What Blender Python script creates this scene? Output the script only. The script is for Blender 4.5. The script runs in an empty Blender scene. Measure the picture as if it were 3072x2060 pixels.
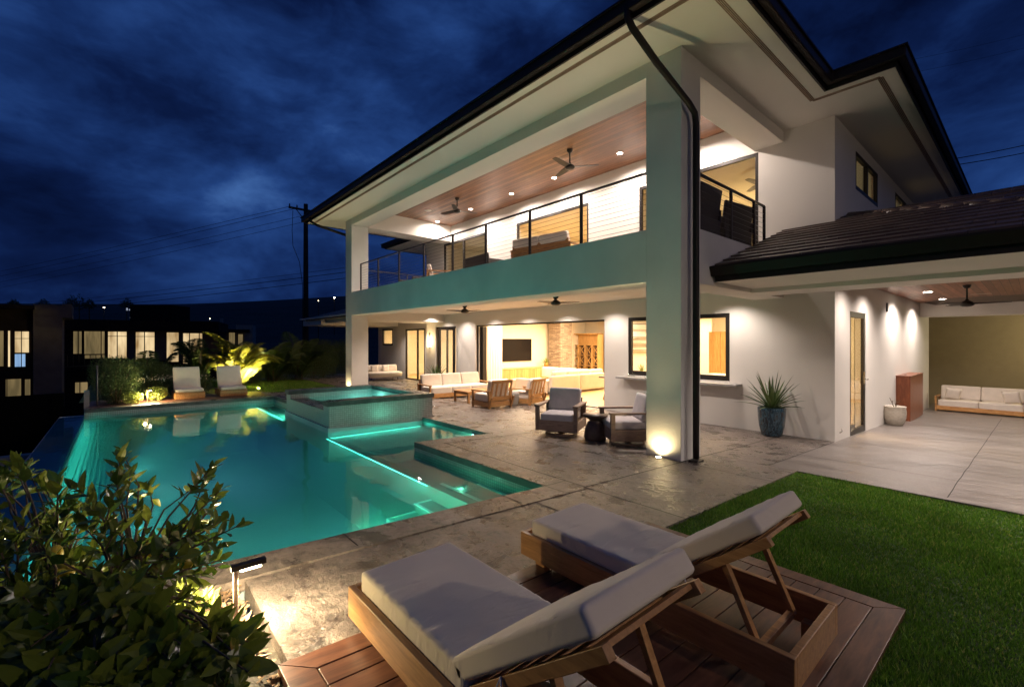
import bpy, math, random
import numpy as np
from mathutils import Vector, Matrix, Euler, noise
R = math.radians
random.seed(7); rng = np.random.default_rng(7)
S = bpy.context.scene
C = S.collection

# ------------------------------------------------------------------ camera
cam_d = bpy.data.cameras.new('camera'); cam = bpy.data.objects.new('camera', cam_d); C.objects.link(cam)
CAM = Vector((3.4845, -6.3795, 1.7953)); YAW = 0.8562
cam.location = CAM; cam.rotation_euler = (R(90), 0, YAW)
cam_d.sensor_width = 36; cam_d.lens = 36*1363.34/3072; cam_d.shift_y = -6/3072
cam_d.clip_start = 0.05; cam_d.clip_end = 3000
S.camera = cam
FWD = Vector((-math.sin(YAW), math.cos(YAW), 0)); RT = Vector((math.cos(YAW), math.sin(YAW), 0))
def far(px, py, dep):                       # a far point, seen at px,py of the survey photo, dep metres away
    return CAM + (FWD + RT*((px-1536)/1363.34) + Vector((0, 0, (1024-py)/1363.34)))*dep

# ------------------------------------------------------------------ world: dusk sky with clouds
S.view_settings.view_transform = 'Standard'; S.view_settings.look = 'None'
S.view_settings.exposure = 0.72; S.view_settings.gamma = 1
W = bpy.data.worlds.new('World'); S.world = W; W.use_nodes = True
def nt_new(tree):
    tree.nodes.clear()
    def n(t, **k):
        nd = tree.nodes.new(t)
        for a, b in k.items():
            if a == 'i':
                for q, v in b.items(): nd.inputs[q].default_value = v
            else: setattr(nd, a, b)
        return nd
    return n, tree.links.new
def ramp(nd, stops):
    e = nd.color_ramp.elements
    while len(e) < len(stops): e.new(0.5)
    for k, (p, c) in enumerate(stops):
        e[k].position = p; e[k].color = (*c, 1) if len(c) == 3 else c
def build_world():
    n, L = nt_new(W.node_tree)
    tc = n('ShaderNodeTexCoord')
    mp = n('ShaderNodeMapping'); mp.inputs['Scale'].default_value = (1, 1, 2.1); mp.inputs['Rotation'].default_value = (0.15, R(-20), 0.4)
    L(tc.outputs['Generated'], mp.inputs['Vector'])
    a = n('ShaderNodeTexNoise', i={'Scale': 1.9, 'Detail': 6.0, 'Roughness': 0.55, 'Distortion': 0.35})
    L(mp.outputs[0], a.inputs['Vector'])
    b = n('ShaderNodeTexNoise', i={'Scale': 7.5, 'Detail': 6.0, 'Roughness': 0.6, 'Distortion': 0.4})
    L(mp.outputs[0], b.inputs['Vector'])
    mx = n('ShaderNodeMath', operation='MULTIPLY_ADD'); L(b.outputs['Fac'], mx.inputs[0]); mx.inputs[1].default_value = 0.30
    L(a.outputs['Fac'], mx.inputs[2])
    # afterglow low in the sky in the direction where the sun went down
    g = (FWD + RT*((800-1536)/1363.34) + Vector((0, 0, (1024-735)/1363.34))).normalized()
    dt = n('ShaderNodeVectorMath', operation='DOT_PRODUCT'); L(tc.outputs['Generated'], dt.inputs[0]); dt.inputs[1].default_value = g
    gl = n('ShaderNodeMapRange', i={'From Min': 0.955, 'From Max': 1.0, 'To Min': 0, 'To Max': 0.09}); gl.interpolation_type = 'SMOOTHSTEP'
    L(dt.outputs['Value'], gl.inputs['Value'])
    ad = n('ShaderNodeMath', operation='ADD'); L(mx.outputs[0], ad.inputs[0]); L(gl.outputs[0], ad.inputs[1])
    cr = n('ShaderNodeValToRGB'); L(ad.outputs[0], cr.inputs['Fac'])
    ramp(cr, [(0.48, (0.0014, 0.0040, 0.021)), (0.60, (0.0034, 0.0110, 0.055)), (0.70, (0.0075, 0.026, 0.112)), (0.80, (0.015, 0.050, 0.19)), (0.93, (0.045, 0.12, 0.34))])
    bg = n('ShaderNodeBackground', i={'Strength': 0.62}); L(cr.outputs['Color'], bg.inputs['Color'])
    out = n('ShaderNodeOutputWorld'); L(bg.outputs[0], out.inputs['Surface'])
build_world()

# ------------------------------------------------------------------ lights
WARM = (1.0, 0.73, 0.50); WHITE = (1.0, 0.86, 0.78); YEL = (1.0, 0.80, 0.42); TEAL = (0.36, 1.0, 0.86)
def light(kind, name, loc, power, color, target=None, parent=None, radius=0.05, angle=100, blend=0.6, size=None):
    d = bpy.data.lights.new(name, kind); d.energy = power; d.color = color
    if kind == 'AREA':
        d.shape = 'RECTANGLE'; d.size, d.size_y = size
    else: d.shadow_soft_size = radius
    if kind == 'SPOT': d.spot_size = R(angle); d.spot_blend = blend
    o = bpy.data.objects.new(name, d); C.objects.link(o); o.location = loc
    if target is not None:
        o.rotation_euler = (Vector(target)-Vector(loc)).to_track_quat('-Z', 'Y').to_euler()
    if parent:
        o.parent = parent; o.matrix_parent_inverse = Matrix.Translation(-parent.location)
    return o

# ------------------------------------------------------------------ materials
MATS = {}
def mat(name, fn):
    m = bpy.data.materials.new(name); m.use_nodes = True
    n, L = nt_new(m.node_tree)
    out = n('ShaderNodeOutputMaterial')
    fn(n, L, out); MATS[name] = m; return m
def coords(n, L, scale=(1, 1, 1), rot=(0, 0, 0)):
    tc = n('ShaderNodeTexCoord'); mp = n('ShaderNodeMapping')
    mp.inputs['Scale'].default_value = scale; mp.inputs['Rotation'].default_value = rot
    L(tc.outputs['Object'], mp.inputs['Vector']); return mp.outputs[0]
def simple(name, col, rough=0.6, metal=0.0, bump=0.0, bscale=80, var=0.0, vscale=4, spec=0.5, bdist=0.01, detail=3.0):
    def f(n, L, out):
        p = n('ShaderNodeBsdfPrincipled', i={'Base Color': (*col, 1), 'Roughness': rough, 'Metallic': metal, 'Specular IOR Level': spec})
        v = coords(n, L)
        if var:
            t = n('ShaderNodeTexNoise', i={'Scale': vscale, 'Detail': 5.0}); L(v, t.inputs['Vector'])
            c = n('ShaderNodeValToRGB'); L(t.outputs['Fac'], c.inputs['Fac'])
            ramp(c, [(0.3, tuple(x*(1-var) for x in col)), (0.7, tuple(min(1, x*(1+var)) for x in col))]); L(c.outputs[0], p.inputs['Base Color'])
        if bump:
            t = n('ShaderNodeTexNoise', i={'Scale': bscale, 'Detail': detail}); L(v, t.inputs['Vector'])
            b = n('ShaderNodeBump', i={'Strength': bump, 'Distance': bdist}); L(t.outputs['Fac'], b.inputs['Height']); L(b.outputs[0], p.inputs['Normal'])
        L(p.outputs[0], out.inputs['Surface'])
    return mat(name, f)
stucco = simple('white_stucco', (0.66, 0.62, 0.57), 0.85, bump=0.55, bscale=38, var=0.10, vscale=0.9, bdist=0.006, detail=4.0)
plaster = simple('smooth_white_plaster', (0.68, 0.64, 0.58), 0.8, bump=0.15, bscale=60, var=0.03, vscale=0.8)
innerwall = simple('cream_interior_paint', (0.72, 0.66, 0.55), 0.8, var=0.03)
dark = simple('dark_bronze_metal', (0.022, 0.017, 0.014), 0.45, metal=0.3)
black = simple('black_metal', (0.016, 0.011, 0.009), 0.5, spec=0.25)
rail_m = simple('brown_black_rail_metal', (0.03, 0.022, 0.02), 0.4, metal=0.4)
cable_m = simple('dull_steel_cable', (0.10, 0.09, 0.09), 0.4, metal=0.8)
chrome = simple('brushed_steel', (0.6, 0.58, 0.55), 0.25, metal=1.0)
rooftile = simple('dark_brown_roof_tile', (0.070, 0.045, 0.034), 0.42, bump=0.3, bscale=25, var=0.35, vscale=3)
fabric = simple('light_grey_canvas', (0.68, 0.60, 0.51), 0.9, bump=0.25, bscale=450, var=0.05, vscale=6, bdist=0.002)
def f_canvas(n, L, out):
    p = n('ShaderNodeBsdfPrincipled', i={'Roughness': 0.92, 'Base Color': (0.70, 0.60, 0.47, 1), 'Sheen Weight': 0.1})
    a = n('ShaderNodeTexNoise', i={'Scale': 1.0, 'Detail': 3.0, 'Distortion': 1.2}); L(coords(n, L, (15, 3.2, 6), (0, 0, .25)), a.inputs['Vector'])
    b = n('ShaderNodeTexNoise', i={'Scale': 2.4, 'Detail': 2.0}); L(coords(n, L), b.inputs['Vector'])
    c = n('ShaderNodeMapRange', i={'From Min': .42, 'From Max': .62}); L(b.outputs['Fac'], c.inputs['Value'])
    m = n('ShaderNodeMath', operation='MULTIPLY'); L(a.outputs['Fac'], m.inputs[0]); L(c.outputs[0], m.inputs[1])
    bp = n('ShaderNodeBump', i={'Strength': 0.5, 'Distance': 0.02}); L(m.outputs[0], bp.inputs['Height'])
    w = n('ShaderNodeTexNoise', i={'Scale': 420.0}); L(coords(n, L), w.inputs['Vector']); b2 = n('ShaderNodeBump', i={'Strength': 0.25, 'Distance': 0.002}); L(w.outputs['Fac'], b2.inputs['Height']); L(bp.outputs[0], b2.inputs['Normal']); L(b2.outputs[0], p.inputs['Normal'])
    L(p.outputs[0], out.inputs['Surface'])
fabric = mat('creased_grey_canvas', f_canvas)
cream_fab = simple('cream_canvas', (0.66, 0.58, 0.50), 0.9, bump=0.3, bscale=320, var=0.05, vscale=6, bdist=0.003)
grey_fab = simple('mid_grey_fabric', (0.50, 0.455, 0.455), 0.9, bump=0.35, bscale=380, var=0.08, vscale=9, bdist=0.003)
white_fab = simple('white_linen', (0.75, 0.70, 0.63), 0.9, bump=0.2, bscale=200)
concrete_m = simple('grey_cast_concrete', (0.30, 0.285, 0.265), 0.7, bump=0.3, bscale=30, var=0.2, vscale=6)
drum_m = simple('dark_carved_wood', (0.10, 0.062, 0.045), 0.45, var=0.3, vscale=12, bump=0.2, bscale=40)
bark = simple('brown_bark', (0.10, 0.065, 0.035), 0.85, bump=0.6, bscale=40, var=0.3, vscale=12)
potcream = simple('cream_stoneware', (0.42, 0.37, 0.30), 0.6, bump=0.3, bscale=90, var=0.12, vscale=20)
screen = simple('black_glass_screen', (0.010, 0.008, 0.008), 0.10, spec=0.12)
darkwall = simple('dark_cladding', (0.022, 0.015, 0.013), 0.9, spec=0.1, var=0.3, vscale=2)
greywall = simple('grey_brown_render', (0.13, 0.10, 0.08), 0.9, var=0.15, vscale=2)
soil = simple('dark_soil', (0.03, 0.024, 0.016), 0.95, bump=0.8, bscale=14, var=0.4, vscale=4, bdist=0.05)
hillm = simple('night_hillside', (0.018, 0.020, 0.016), 0.95, bump=0.6, bscale=0.05, var=0.5, vscale=0.03, bdist=2.0)
fence_m = simple('black_mesh_fence', (0.004, 0.004, 0.004), 1.0, spec=0.0)
metalgrey = simple('galvanised_post', (0.16, 0.14, 0.13), 0.5, metal=0.5, var=0.2, vscale=20)
polewood = simple('weathered_pole_wood', (0.035, 0.020, 0.018), 0.9, var=0.3, vscale=5, bump=0.4, bscale=20)
cord_m = simple('white_cord', (0.62, 0.62, 0.64), 0.8)
yellow_m = simple('lemon_skin', (0.50, 0.36, 0.02), 0.4, bump=0.25, bscale=120, var=0.12, vscale=14)
flower_m = simple('pale_flower_petals', (0.85, 0.72, 0.52), 0.7)
bottle_m = simple('dark_wine_glass', (0.03, 0.012, 0.01), 0.2)
def emis(name, col, st):
    def f(n, L, out):
        e = n('ShaderNodeEmission', i={'Color': (*col, 1), 'Strength': st}); L(e.outputs[0], out.inputs['Surface'])
    return mat(name, f)
lamp_e = emis('lit_lens', (1.0, 0.9, 0.8), 30)
lampw_e = emis('lit_warm_lens', (1.0, 0.85, 0.55), 18)
sconce_e = emis('lit_frosted_glass', (1.0, 0.72, 0.36), 5.0)
strip_e = emis('glowing_turquoise_edge', (.22, .9, .72), .2)
pool_e = emis('lit_pool_lens', (0.45, 1.0, 0.8), 4)
farlamp_e = emis('far_lit_lamp', (1.0, 0.8, 0.55), 14)
def wood(name, c1, c2, scale=(1, 12, 12), rough=0.5, islands=0.25, plank=None, bump=0.15, coat=0.0):
    def f(n, L, out):
        p = n('ShaderNodeBsdfPrincipled', i={'Roughness': rough, 'Coat Weight': coat})
        v = coords(n, L, scale)
        geo = n('ShaderNodeNewGeometry')
        add = n('ShaderNodeVectorMath', operation='MULTIPLY_ADD')
        comb = n('ShaderNodeCombineXYZ')
        for k in range(3): L(geo.outputs['Random Per Island'], comb.inputs[k])
        L(comb.outputs[0], add.inputs[0]); add.inputs[1].default_value = (17, 23, 31); L(v, add.inputs[2])
        t = n('ShaderNodeTexNoise', i={'Scale': 2.2, 'Detail': 8.0, 'Roughness': 0.65, 'Distortion': 0.6}); L(add.outputs[0], t.inputs['Vector'])
        c = n('ShaderNodeValToRGB'); L(t.outputs['Fac'], c.inputs['Fac']); ramp(c, [(0.32, c1), (0.68, c2)])
        mr = n('ShaderNodeMapRange', i={'To Min': 1-islands, 'To Max': 1+islands}); L(geo.outputs['Random Per Island'], mr.inputs['Value'])
        hs = n('ShaderNodeHueSaturation'); L(c.outputs[0], hs.inputs['Color']); L(mr.outputs[0], hs.inputs['Value'])
        col = hs.outputs[0]
        b = n('ShaderNodeBump', i={'Strength': bump, 'Distance': 0.004}); L(t.outputs['Fac'], b.inputs['Height']); L(b.outputs[0], p.inputs['Normal'])
        if plank:                                  # board joints of a panelled ceiling: axis, width
            ax, w = plank
            sp = n('ShaderNodeSeparateXYZ'); tc = n('ShaderNodeTexCoord'); L(tc.outputs['Object'], sp.inputs[0])
            dv = n('ShaderNodeMath', operation='DIVIDE'); L(sp.outputs[ax], dv.inputs[0]); dv.inputs[1].default_value = w
            fl = n('ShaderNodeMath', operation='FLOOR'); L(dv.outputs[0], fl.inputs[0])
            fr = n('ShaderNodeMath', operation='FRACT'); L(dv.outputs[0], fr.inputs[0])
            wn = n('ShaderNodeTexWhiteNoise', noise_dimensions='1D'); L(fl.outputs[0], wn.inputs['W'])
            m2 = n('ShaderNodeMapRange', i={'To Min': 0.62, 'To Max': 1.3}); L(wn.outputs['Value'], m2.inputs['Value'])
            h2 = n('ShaderNodeHueSaturation'); L(col, h2.inputs['Color']); L(m2.outputs[0], h2.inputs['Value'])
            gt = n('ShaderNodeMath', operation='LESS_THAN'); L(fr.outputs[0], gt.inputs[0]); gt.inputs[1].default_value = 0.07
            mx = n('ShaderNodeMix', data_type='RGBA'); L(gt.outputs[0], mx.inputs['Factor']); L(h2.outputs[0], mx.inputs['A']); mx.inputs['B'].default_value = (0.012, 0.006, 0.004, 1)
            col = mx.outputs['Result']
        L(col, p.inputs['Base Color']); L(p.outputs[0], out.inputs['Surface'])
    return mat(name, f)
teak = wood('golden_teak', (0.30, 0.135, 0.042), (0.52, 0.27, 0.095), (3, 3, 14), 0.45)
teak_x = wood('golden_teak_long', (0.30, 0.135, 0.042), (0.54, 0.28, 0.10), (2, 16, 16), 0.42)
greyteak = wood('weathered_brown_teak', (0.19, 0.12, 0.085), (0.35, 0.24, 0.175), (3, 3, 18), 0.6)
deckwood = wood('red_brown_decking', (0.065, 0.024, 0.014), (0.19, 0.080, 0.042), (10, 1.2, 10), 0.38, islands=0.35, bump=0.25)
deckwood_x = wood('red_brown_border_boards', (0.07, 0.036, 0.025), (0.17, 0.095, 0.065), (1.2, 10, 10), 0.4, islands=0.2, bump=0.25)
ceil_x = wood('cedar_ceiling_boards', (0.125, 0.052, 0.026), (0.28, 0.13, 0.066), (0.8, 8, 8), 0.42, plank=(1, 0.135))
ceil_y = wood('cedar_ceiling_boards_wing', (0.15, 0.055, 0.032), (0.30, 0.135, 0.082), (8, 0.8, 8), 0.42, plank=(0, 0.135))
cherry = wood('red_cherry_veneer', (0.15, 0.038, 0.014), (0.29, 0.088, 0.034), (9, 9, 1.5), 0.35)
oak = wood('honey_oak', (0.42, 0.24, 0.08), (0.62, 0.39, 0.16), (10, 10, 1.2), 0.45)
oakfloor = wood('honey_oak_floor', (0.40, 0.27, 0.12), (0.55, 0.38, 0.19), (1, 9, 9), 0.35)

def f_patio(n, L, out):
    p = n('ShaderNodeBsdfPrincipled', i={'Specular IOR Level': 0.6})
    v = coords(n, L)
    # cloudy stain
    a = n('ShaderNodeTexNoise', i={'Scale': 0.9, 'Detail': 6.0, 'Roughness': 0.6, 'Distortion': 0.7}); L(v, a.inputs['Vector'])
    b = n('ShaderNodeTexNoise', i={'Scale': 15.0, 'Detail': 9.0, 'Roughness': 0.78, 'Distortion': 0.2}); L(v, b.inputs['Vector'])
    vo = n('ShaderNodeTexNoise', i={'Scale': 2.6, 'Detail': 9.0, 'Roughness': 0.72, 'Distortion': 0.35}); L(v, vo.inputs['Vector'])
    c = n('ShaderNodeValToRGB'); L(a.outputs['Fac'], c.inputs['Fac'])
    ramp(c, [(0.34, (0.115, 0.095, 0.082)), (0.50, (0.185, 0.155, 0.133)), (0.66, (0.285, 0.235, 0.198))])
    d = n('ShaderNodeValToRGB'); L(b.outputs['Fac'], d.inputs['Fac']); ramp(d, [(0.38, (0.20, 0.17, 0.16)), (0.47, (0.82, 0.79, 0.77)), (0.62, (1.15, 1.12, 1.08))])
    m = n('ShaderNodeMix', data_type='RGBA', blend_type='MULTIPLY'); m.inputs['Factor'].default_value = 1.0
    L(c.outputs[0], m.inputs['A']); L(d.outputs[0], m.inputs['B'])
    e = n('ShaderNodeValToRGB'); L(vo.outputs['Fac'], e.inputs['Fac']); ramp(e, [(0.38, (0.28, 0.25, 0.24)), (0.47, (.72, .70, .69)), (0.60, (1.12, 1.1, 1.08))])
    m2 = n('ShaderNodeMix', data_type='RGBA', blend_type='MULTIPLY'); m2.inputs['Factor'].default_value = 0.8
    L(m.outputs['Result'], m2.inputs['A']); L(e.outputs[0], m2.inputs['B']); L(m2.outputs['Result'], p.inputs['Base Color'])
    rr = n('ShaderNodeMapRange', i={'From Min': 0.35, 'From Max': 0.65, 'To Min': 0.17, 'To Max': 0.46}); L(vo.outputs['Fac'], rr.inputs['Value']); L(rr.outputs[0], p.inputs['Roughness'])
    s = n('ShaderNodeMath', operation='MULTIPLY_ADD'); L(vo.outputs['Fac'], s.inputs[0]); s.inputs[1].default_value = 2.6; L(b.outputs['Fac'], s.inputs[2])
    bp = n('ShaderNodeBump', i={'Strength': 0.8, 'Distance': 0.03}); L(s.outputs[0], bp.inputs['Height']); L(bp.outputs[0], p.inputs['Normal'])
    L(p.outputs[0], out.inputs['Surface'])
patio_m = mat('stamped_brown_concrete', f_patio)
def f_broom(n, L, out):
    p = n('ShaderNodeBsdfPrincipled', i={'Specular IOR Level': 0.55}); v = coords(n, L, (.55, 2.4, 1), (0, 0, R(12)))
    a = n('ShaderNodeTexNoise', i={'Scale': 1.5, 'Detail': 7.0, 'Roughness': 0.62, 'Distortion': 0.6}); L(v, a.inputs['Vector'])
    b = n('ShaderNodeTexNoise', i={'Scale': 40.0, 'Detail': 6.0, 'Roughness': 0.6}); L(coords(n, L), b.inputs['Vector'])
    c = n('ShaderNodeValToRGB'); L(a.outputs['Fac'], c.inputs['Fac']); ramp(c, [(0.30, (0.125, 0.108, 0.099)), (0.50, (0.168, 0.146, 0.133)), (0.70, (0.215, 0.185, 0.165))]); 
    d = n('ShaderNodeValToRGB'); L(b.outputs['Fac'], d.inputs['Fac']); ramp(d, [(0.36, (0.72, 0.71, 0.7)), (0.6, (1.08, 1.07, 1.06))])
    m = n('ShaderNodeMix', data_type='RGBA', blend_type='MULTIPLY'); m.inputs['Factor'].default_value = 1; L(c.outputs[0], m.inputs['A']); L(d.outputs[0], m.inputs['B']); L(m.outputs['Result'], p.inputs['Base Color'])
    rr = n('ShaderNodeMapRange', i={'From Min': 0.35, 'From Max': 0.65, 'To Min': 0.28, 'To Max': 0.46}); L(a.outputs['Fac'], rr.inputs['Value']); L(rr.outputs[0], p.inputs['Roughness'])
    s = n('ShaderNodeMath', operation='MULTIPLY_ADD'); L(a.outputs['Fac'], s.inputs[0]); s.inputs[1].default_value = 1.0; L(b.outputs['Fac'], s.inputs[2])
    bp = n('ShaderNodeBump', i={'Strength': 0.35, 'Distance': 0.008}); L(s.outputs[0], bp.inputs['Height']); L(bp.outputs[0], p.inputs['Normal']); L(p.outputs[0], out.inputs['Surface'])
broom_m = mat('streaky_grey_concrete', f_broom)
coping_edge = simple('dark_coping_stone', (0.10, 0.095, 0.088), 0.6, bump=0.5, bscale=22, var=0.35, vscale=5)
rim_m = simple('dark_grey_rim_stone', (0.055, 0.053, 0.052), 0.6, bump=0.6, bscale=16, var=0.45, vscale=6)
joint_m = simple('dark_expansion_joint', (0.012, 0.009, 0.008), 0.9)
def f_tile(n, L, out):
    p = n('ShaderNodeBsdfPrincipled', i={'Roughness': 0.28})
    tc = n('ShaderNodeTexCoord'); sp = n('ShaderNodeSeparateXYZ'); L(tc.outputs['Object'], sp.inputs[0])
    ad = n('ShaderNodeMath', operation='ADD'); L(sp.outputs[0], ad.inputs[0]); L(sp.outputs[1], ad.inputs[1])
    cb = n('ShaderNodeCombineXYZ'); L(ad.outputs[0], cb.inputs[0]); L(sp.outputs[2], cb.inputs[1])
    br = n('ShaderNodeTexBrick', i={'Scale': 1.0, 'Mortar Size': 0.004, 'Brick Width': 0.042, 'Row Height': 0.042, 'Color1': (0.33, 0.325, 0.31, 1), 'Color2': (0.41, 0.40, 0.385, 1), 'Mortar': (0.20, 0.195, 0.19, 1)}, offset=0.0)
    L(cb.outputs[0], br.inputs['Vector']); L(br.outputs['Color'], p.inputs['Base Color'])
    bp = n('ShaderNodeBump', i={'Strength': 0.3, 'Distance': 0.002}); bp.invert = True; L(br.outputs['Fac'], bp.inputs['Height']); L(bp.outputs[0], p.inputs['Normal'])
    L(p.outputs[0], out.inputs['Surface'])
tile_m = mat('small_grey_mosaic_tile', f_tile)
pool_m = simple('pebble_pool_plaster', (0.34, 0.42, 0.42), 0.7, bump=0.3, bscale=60, var=0.12, vscale=1.2)
trim_m = simple('pale_step_edge_tile', (0.80, 0.88, 0.86), 0.4)
def f_water(n, L, out):
    v = coords(n, L, (1, 1, 1))
    a = n('ShaderNodeTexNoise', i={'Scale': 1.6, 'Detail': 2.0, 'Distortion': 0.6}); L(v, a.inputs['Vector'])
    b = n('ShaderNodeTexNoise', i={'Scale': 7.0, 'Detail': 2.0}); L(v, b.inputs['Vector'])
    s = n('ShaderNodeMath', operation='MULTIPLY_ADD'); L(b.outputs['Fac'], s.inputs[0]); s.inputs[1].default_value = 0.12; L(a.outputs['Fac'], s.inputs[2])
    bp = n('ShaderNodeBump', i={'Strength': 0.4, 'Distance': 0.012}); L(s.outputs[0], bp.inputs['Height'])
    fr = n('ShaderNodeFresnel', i={'IOR': 1.33}); L(bp.outputs[0], fr.inputs['Normal'])
    tr = n('ShaderNodeBsdfTransparent', i={'Color': (0.62, 0.97, 0.93, 1)})
    gl = n('ShaderNodeBsdfGlossy', i={'Roughness': 0.025, 'Color': (0.95, 0.97, 1, 1)}); L(bp.outputs[0], gl.inputs['Normal'])
    mx = n('ShaderNodeMixShader'); L(fr.outputs[0], mx.inputs[0]); L(tr.outputs[0], mx.inputs[1]); L(gl.outputs[0], mx.inputs[2])
    L(mx.outputs[0], out.inputs['Surface'])
water_m = mat('clear_pool_water', f_water)
def f_water_deep(n, L, out):
    f_water(n, L, out)
    vo = n('ShaderNodeVolumePrincipled', i={'Color': (0.42, 0.90, 0.92, 1), 'Density': 0.30, 'Anisotropy': 0.2, 'Absorption Color': (0.1, 0.5, 0.5, 1)}); L(vo.outputs[0], out.inputs['Volume'])
water_v = mat('turquoise_pool_water', f_water_deep)
def f_murk(n, L, out):
    tr = n('ShaderNodeBsdfTransparent'); L(tr.outputs[0], out.inputs['Surface'])
    vo = n('ShaderNodeVolumePrincipled', i={'Color': (0.42, 0.90, 0.92, 1), 'Density': 0.30, 'Anisotropy': 0.2, 'Absorption Color': (0.1, 0.5, 0.5, 1)}); L(vo.outputs[0], out.inputs['Volume'])
murk_m = mat('deep_pool_water_side', f_murk)
def f_glass(n, L, out):
    geo = n('ShaderNodeNewGeometry'); dt = n('ShaderNodeVectorMath', operation='DOT_PRODUCT'); L(geo.outputs['Incoming'], dt.inputs[0]); L(geo.outputs['Normal'], dt.inputs[1])
    ab = n('ShaderNodeMath', operation='ABSOLUTE'); L(dt.outputs['Value'], ab.inputs[0]); sb = n('ShaderNodeMath', operation='SUBTRACT'); sb.inputs[0].default_value = 1; L(ab.outputs[0], sb.inputs[1])
    pw = n('ShaderNodeMath', operation='POWER'); L(sb.outputs[0], pw.inputs[0]); pw.inputs[1].default_value = 5
    ma = n('ShaderNodeMath', operation='MULTIPLY_ADD'); L(pw.outputs[0], ma.inputs[0]); ma.inputs[1].default_value = .9; ma.inputs[2].default_value = .035
    tr = n('ShaderNodeBsdfTransparent', i={'Color': (0.95, 0.96, 0.95, 1)})
    gl = n('ShaderNodeBsdfGlossy', i={'Roughness': 0.01})
    mx = n('ShaderNodeMixShader'); L(ma.outputs[0], mx.inputs[0]); L(tr.outputs[0], mx.inputs[1]); L(gl.outputs[0], mx.inputs[2])
    L(mx.outputs[0], out.inputs['Surface'])
glass_m = mat('window_glass', f_glass)
def leafmat(name, c1, c2, trans=0.25, rough=0.45):
    def f(n, L, out):
        geo = n('ShaderNodeNewGeometry')
        c = n('ShaderNodeValToRGB'); L(geo.outputs['Random Per Island'], c.inputs['Fac']); ramp(c, [(0.0, c1), (1.0, c2)])
        p = n('ShaderNodeBsdfPrincipled', i={'Roughness': rough}); L(c.outputs[0], p.inputs['Base Color'])
        t = n('ShaderNodeBsdfTranslucent'); L(c.outputs[0], t.inputs['Color'])
        mx = n('ShaderNodeMixShader'); mx.inputs[0].default_value = trans; L(p.outputs[0], mx.inputs[1]); L(t.outputs[0], mx.inputs[2])
        L(mx.outputs[0], out.inputs['Surface'])
    return mat(name, f)
citrus_leaf = leafmat('glossy_citrus_leaf', (0.035, 0.08, 0.012), (0.16, 0.19, 0.026), 0.35, 0.25)
def f_grass(n, L, out):
    geo = n('ShaderNodeNewGeometry'); c = n('ShaderNodeValToRGB'); L(geo.outputs['Random Per Island'], c.inputs['Fac']); ramp(c, [(0.0, (0.048, 0.125, 0.008)), (0.85, (0.14, 0.29, 0.025)), (1.0, (0.34, 0.34, 0.09))])
    t = n('ShaderNodeTexNoise', i={'Scale': 1.6, 'Detail': 4.0}); L(coords(n, L), t.inputs['Vector'])
    mr = n('ShaderNodeMapRange', i={'From Min': .3, 'From Max': .7, 'To Min': .85, 'To Max': 1.4}); L(t.outputs['Fac'], mr.inputs['Value'])
    hs = n('ShaderNodeHueSaturation'); L(c.outputs[0], hs.inputs['Color']); L(mr.outputs[0], hs.inputs['Value'])
    p = n('ShaderNodeBsdfPrincipled', i={'Roughness': .5}); L(hs.outputs[0], p.inputs['Base Color']); tl = n('ShaderNodeBsdfTranslucent'); L(hs.outputs[0], tl.inputs['Color'])
    mx = n('ShaderNodeMixShader'); mx.inputs[0].default_value = .3; L(p.outputs[0], mx.inputs[1]); L(tl.outputs[0], mx.inputs[2]); L(mx.outputs[0], out.inputs['Surface'])
grass_leaf = mat('lawn_blade', f_grass)
palm_leaf = leafmat('palm_leaflet', (0.17, 0.19, 0.028), (0.34, 0.33, 0.055), 0.4)
hedge_leaf = leafmat('hedge_leaf', (0.04, 0.075, 0.02), (0.09, 0.14, 0.035), 0.25)
shrub_leaf = leafmat('yellow_green_shrub_leaf', (0.16, 0.20, 0.03), (0.32, 0.36, 0.08), 0.3)
agave_leaf = leafmat('agave_blade', (0.035, 0.07, 0.02), (0.11, 0.15, 0.045), 0.1, 0.4)
mulch_m = wood('bark_mulch_chip', (0.12, 0.07, 0.04), (0.32, 0.20, 0.11), (20, 20, 20), 0.9, islands=0.5)
def f_blue(n, L, out):
    p = n('ShaderNodeBsdfPrincipled', i={'Roughness': 0.14, 'Coat Weight': 0.6})
    v = coords(n, L, (34, 34, 7))
    t = n('ShaderNodeTexNoise', i={'Scale': 0.7, 'Detail': 2.0, 'Distortion': 1.0}); L(v, t.inputs['Vector'])
    c = n('ShaderNodeValToRGB'); L(t.outputs['Fac'], c.inputs['Fac']); ramp(c, [(0.42, (0.008, 0.020, 0.032)), (0.5, (0.05, 0.11, 0.15)), (0.58, (0.010, 0.028, 0.045))]); L(c.outputs[0], p.inputs['Base Color'])
    bp = n('ShaderNodeBump', i={'Strength': 0.8, 'Distance': 0.01}); L(t.outputs['Fac'], bp.inputs['Height']); L(bp.outputs[0], p.inputs['Normal'])
    L(p.outputs[0], out.inputs['Surface'])
bluepot = mat('glossy_blue_glaze', f_blue)
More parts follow.
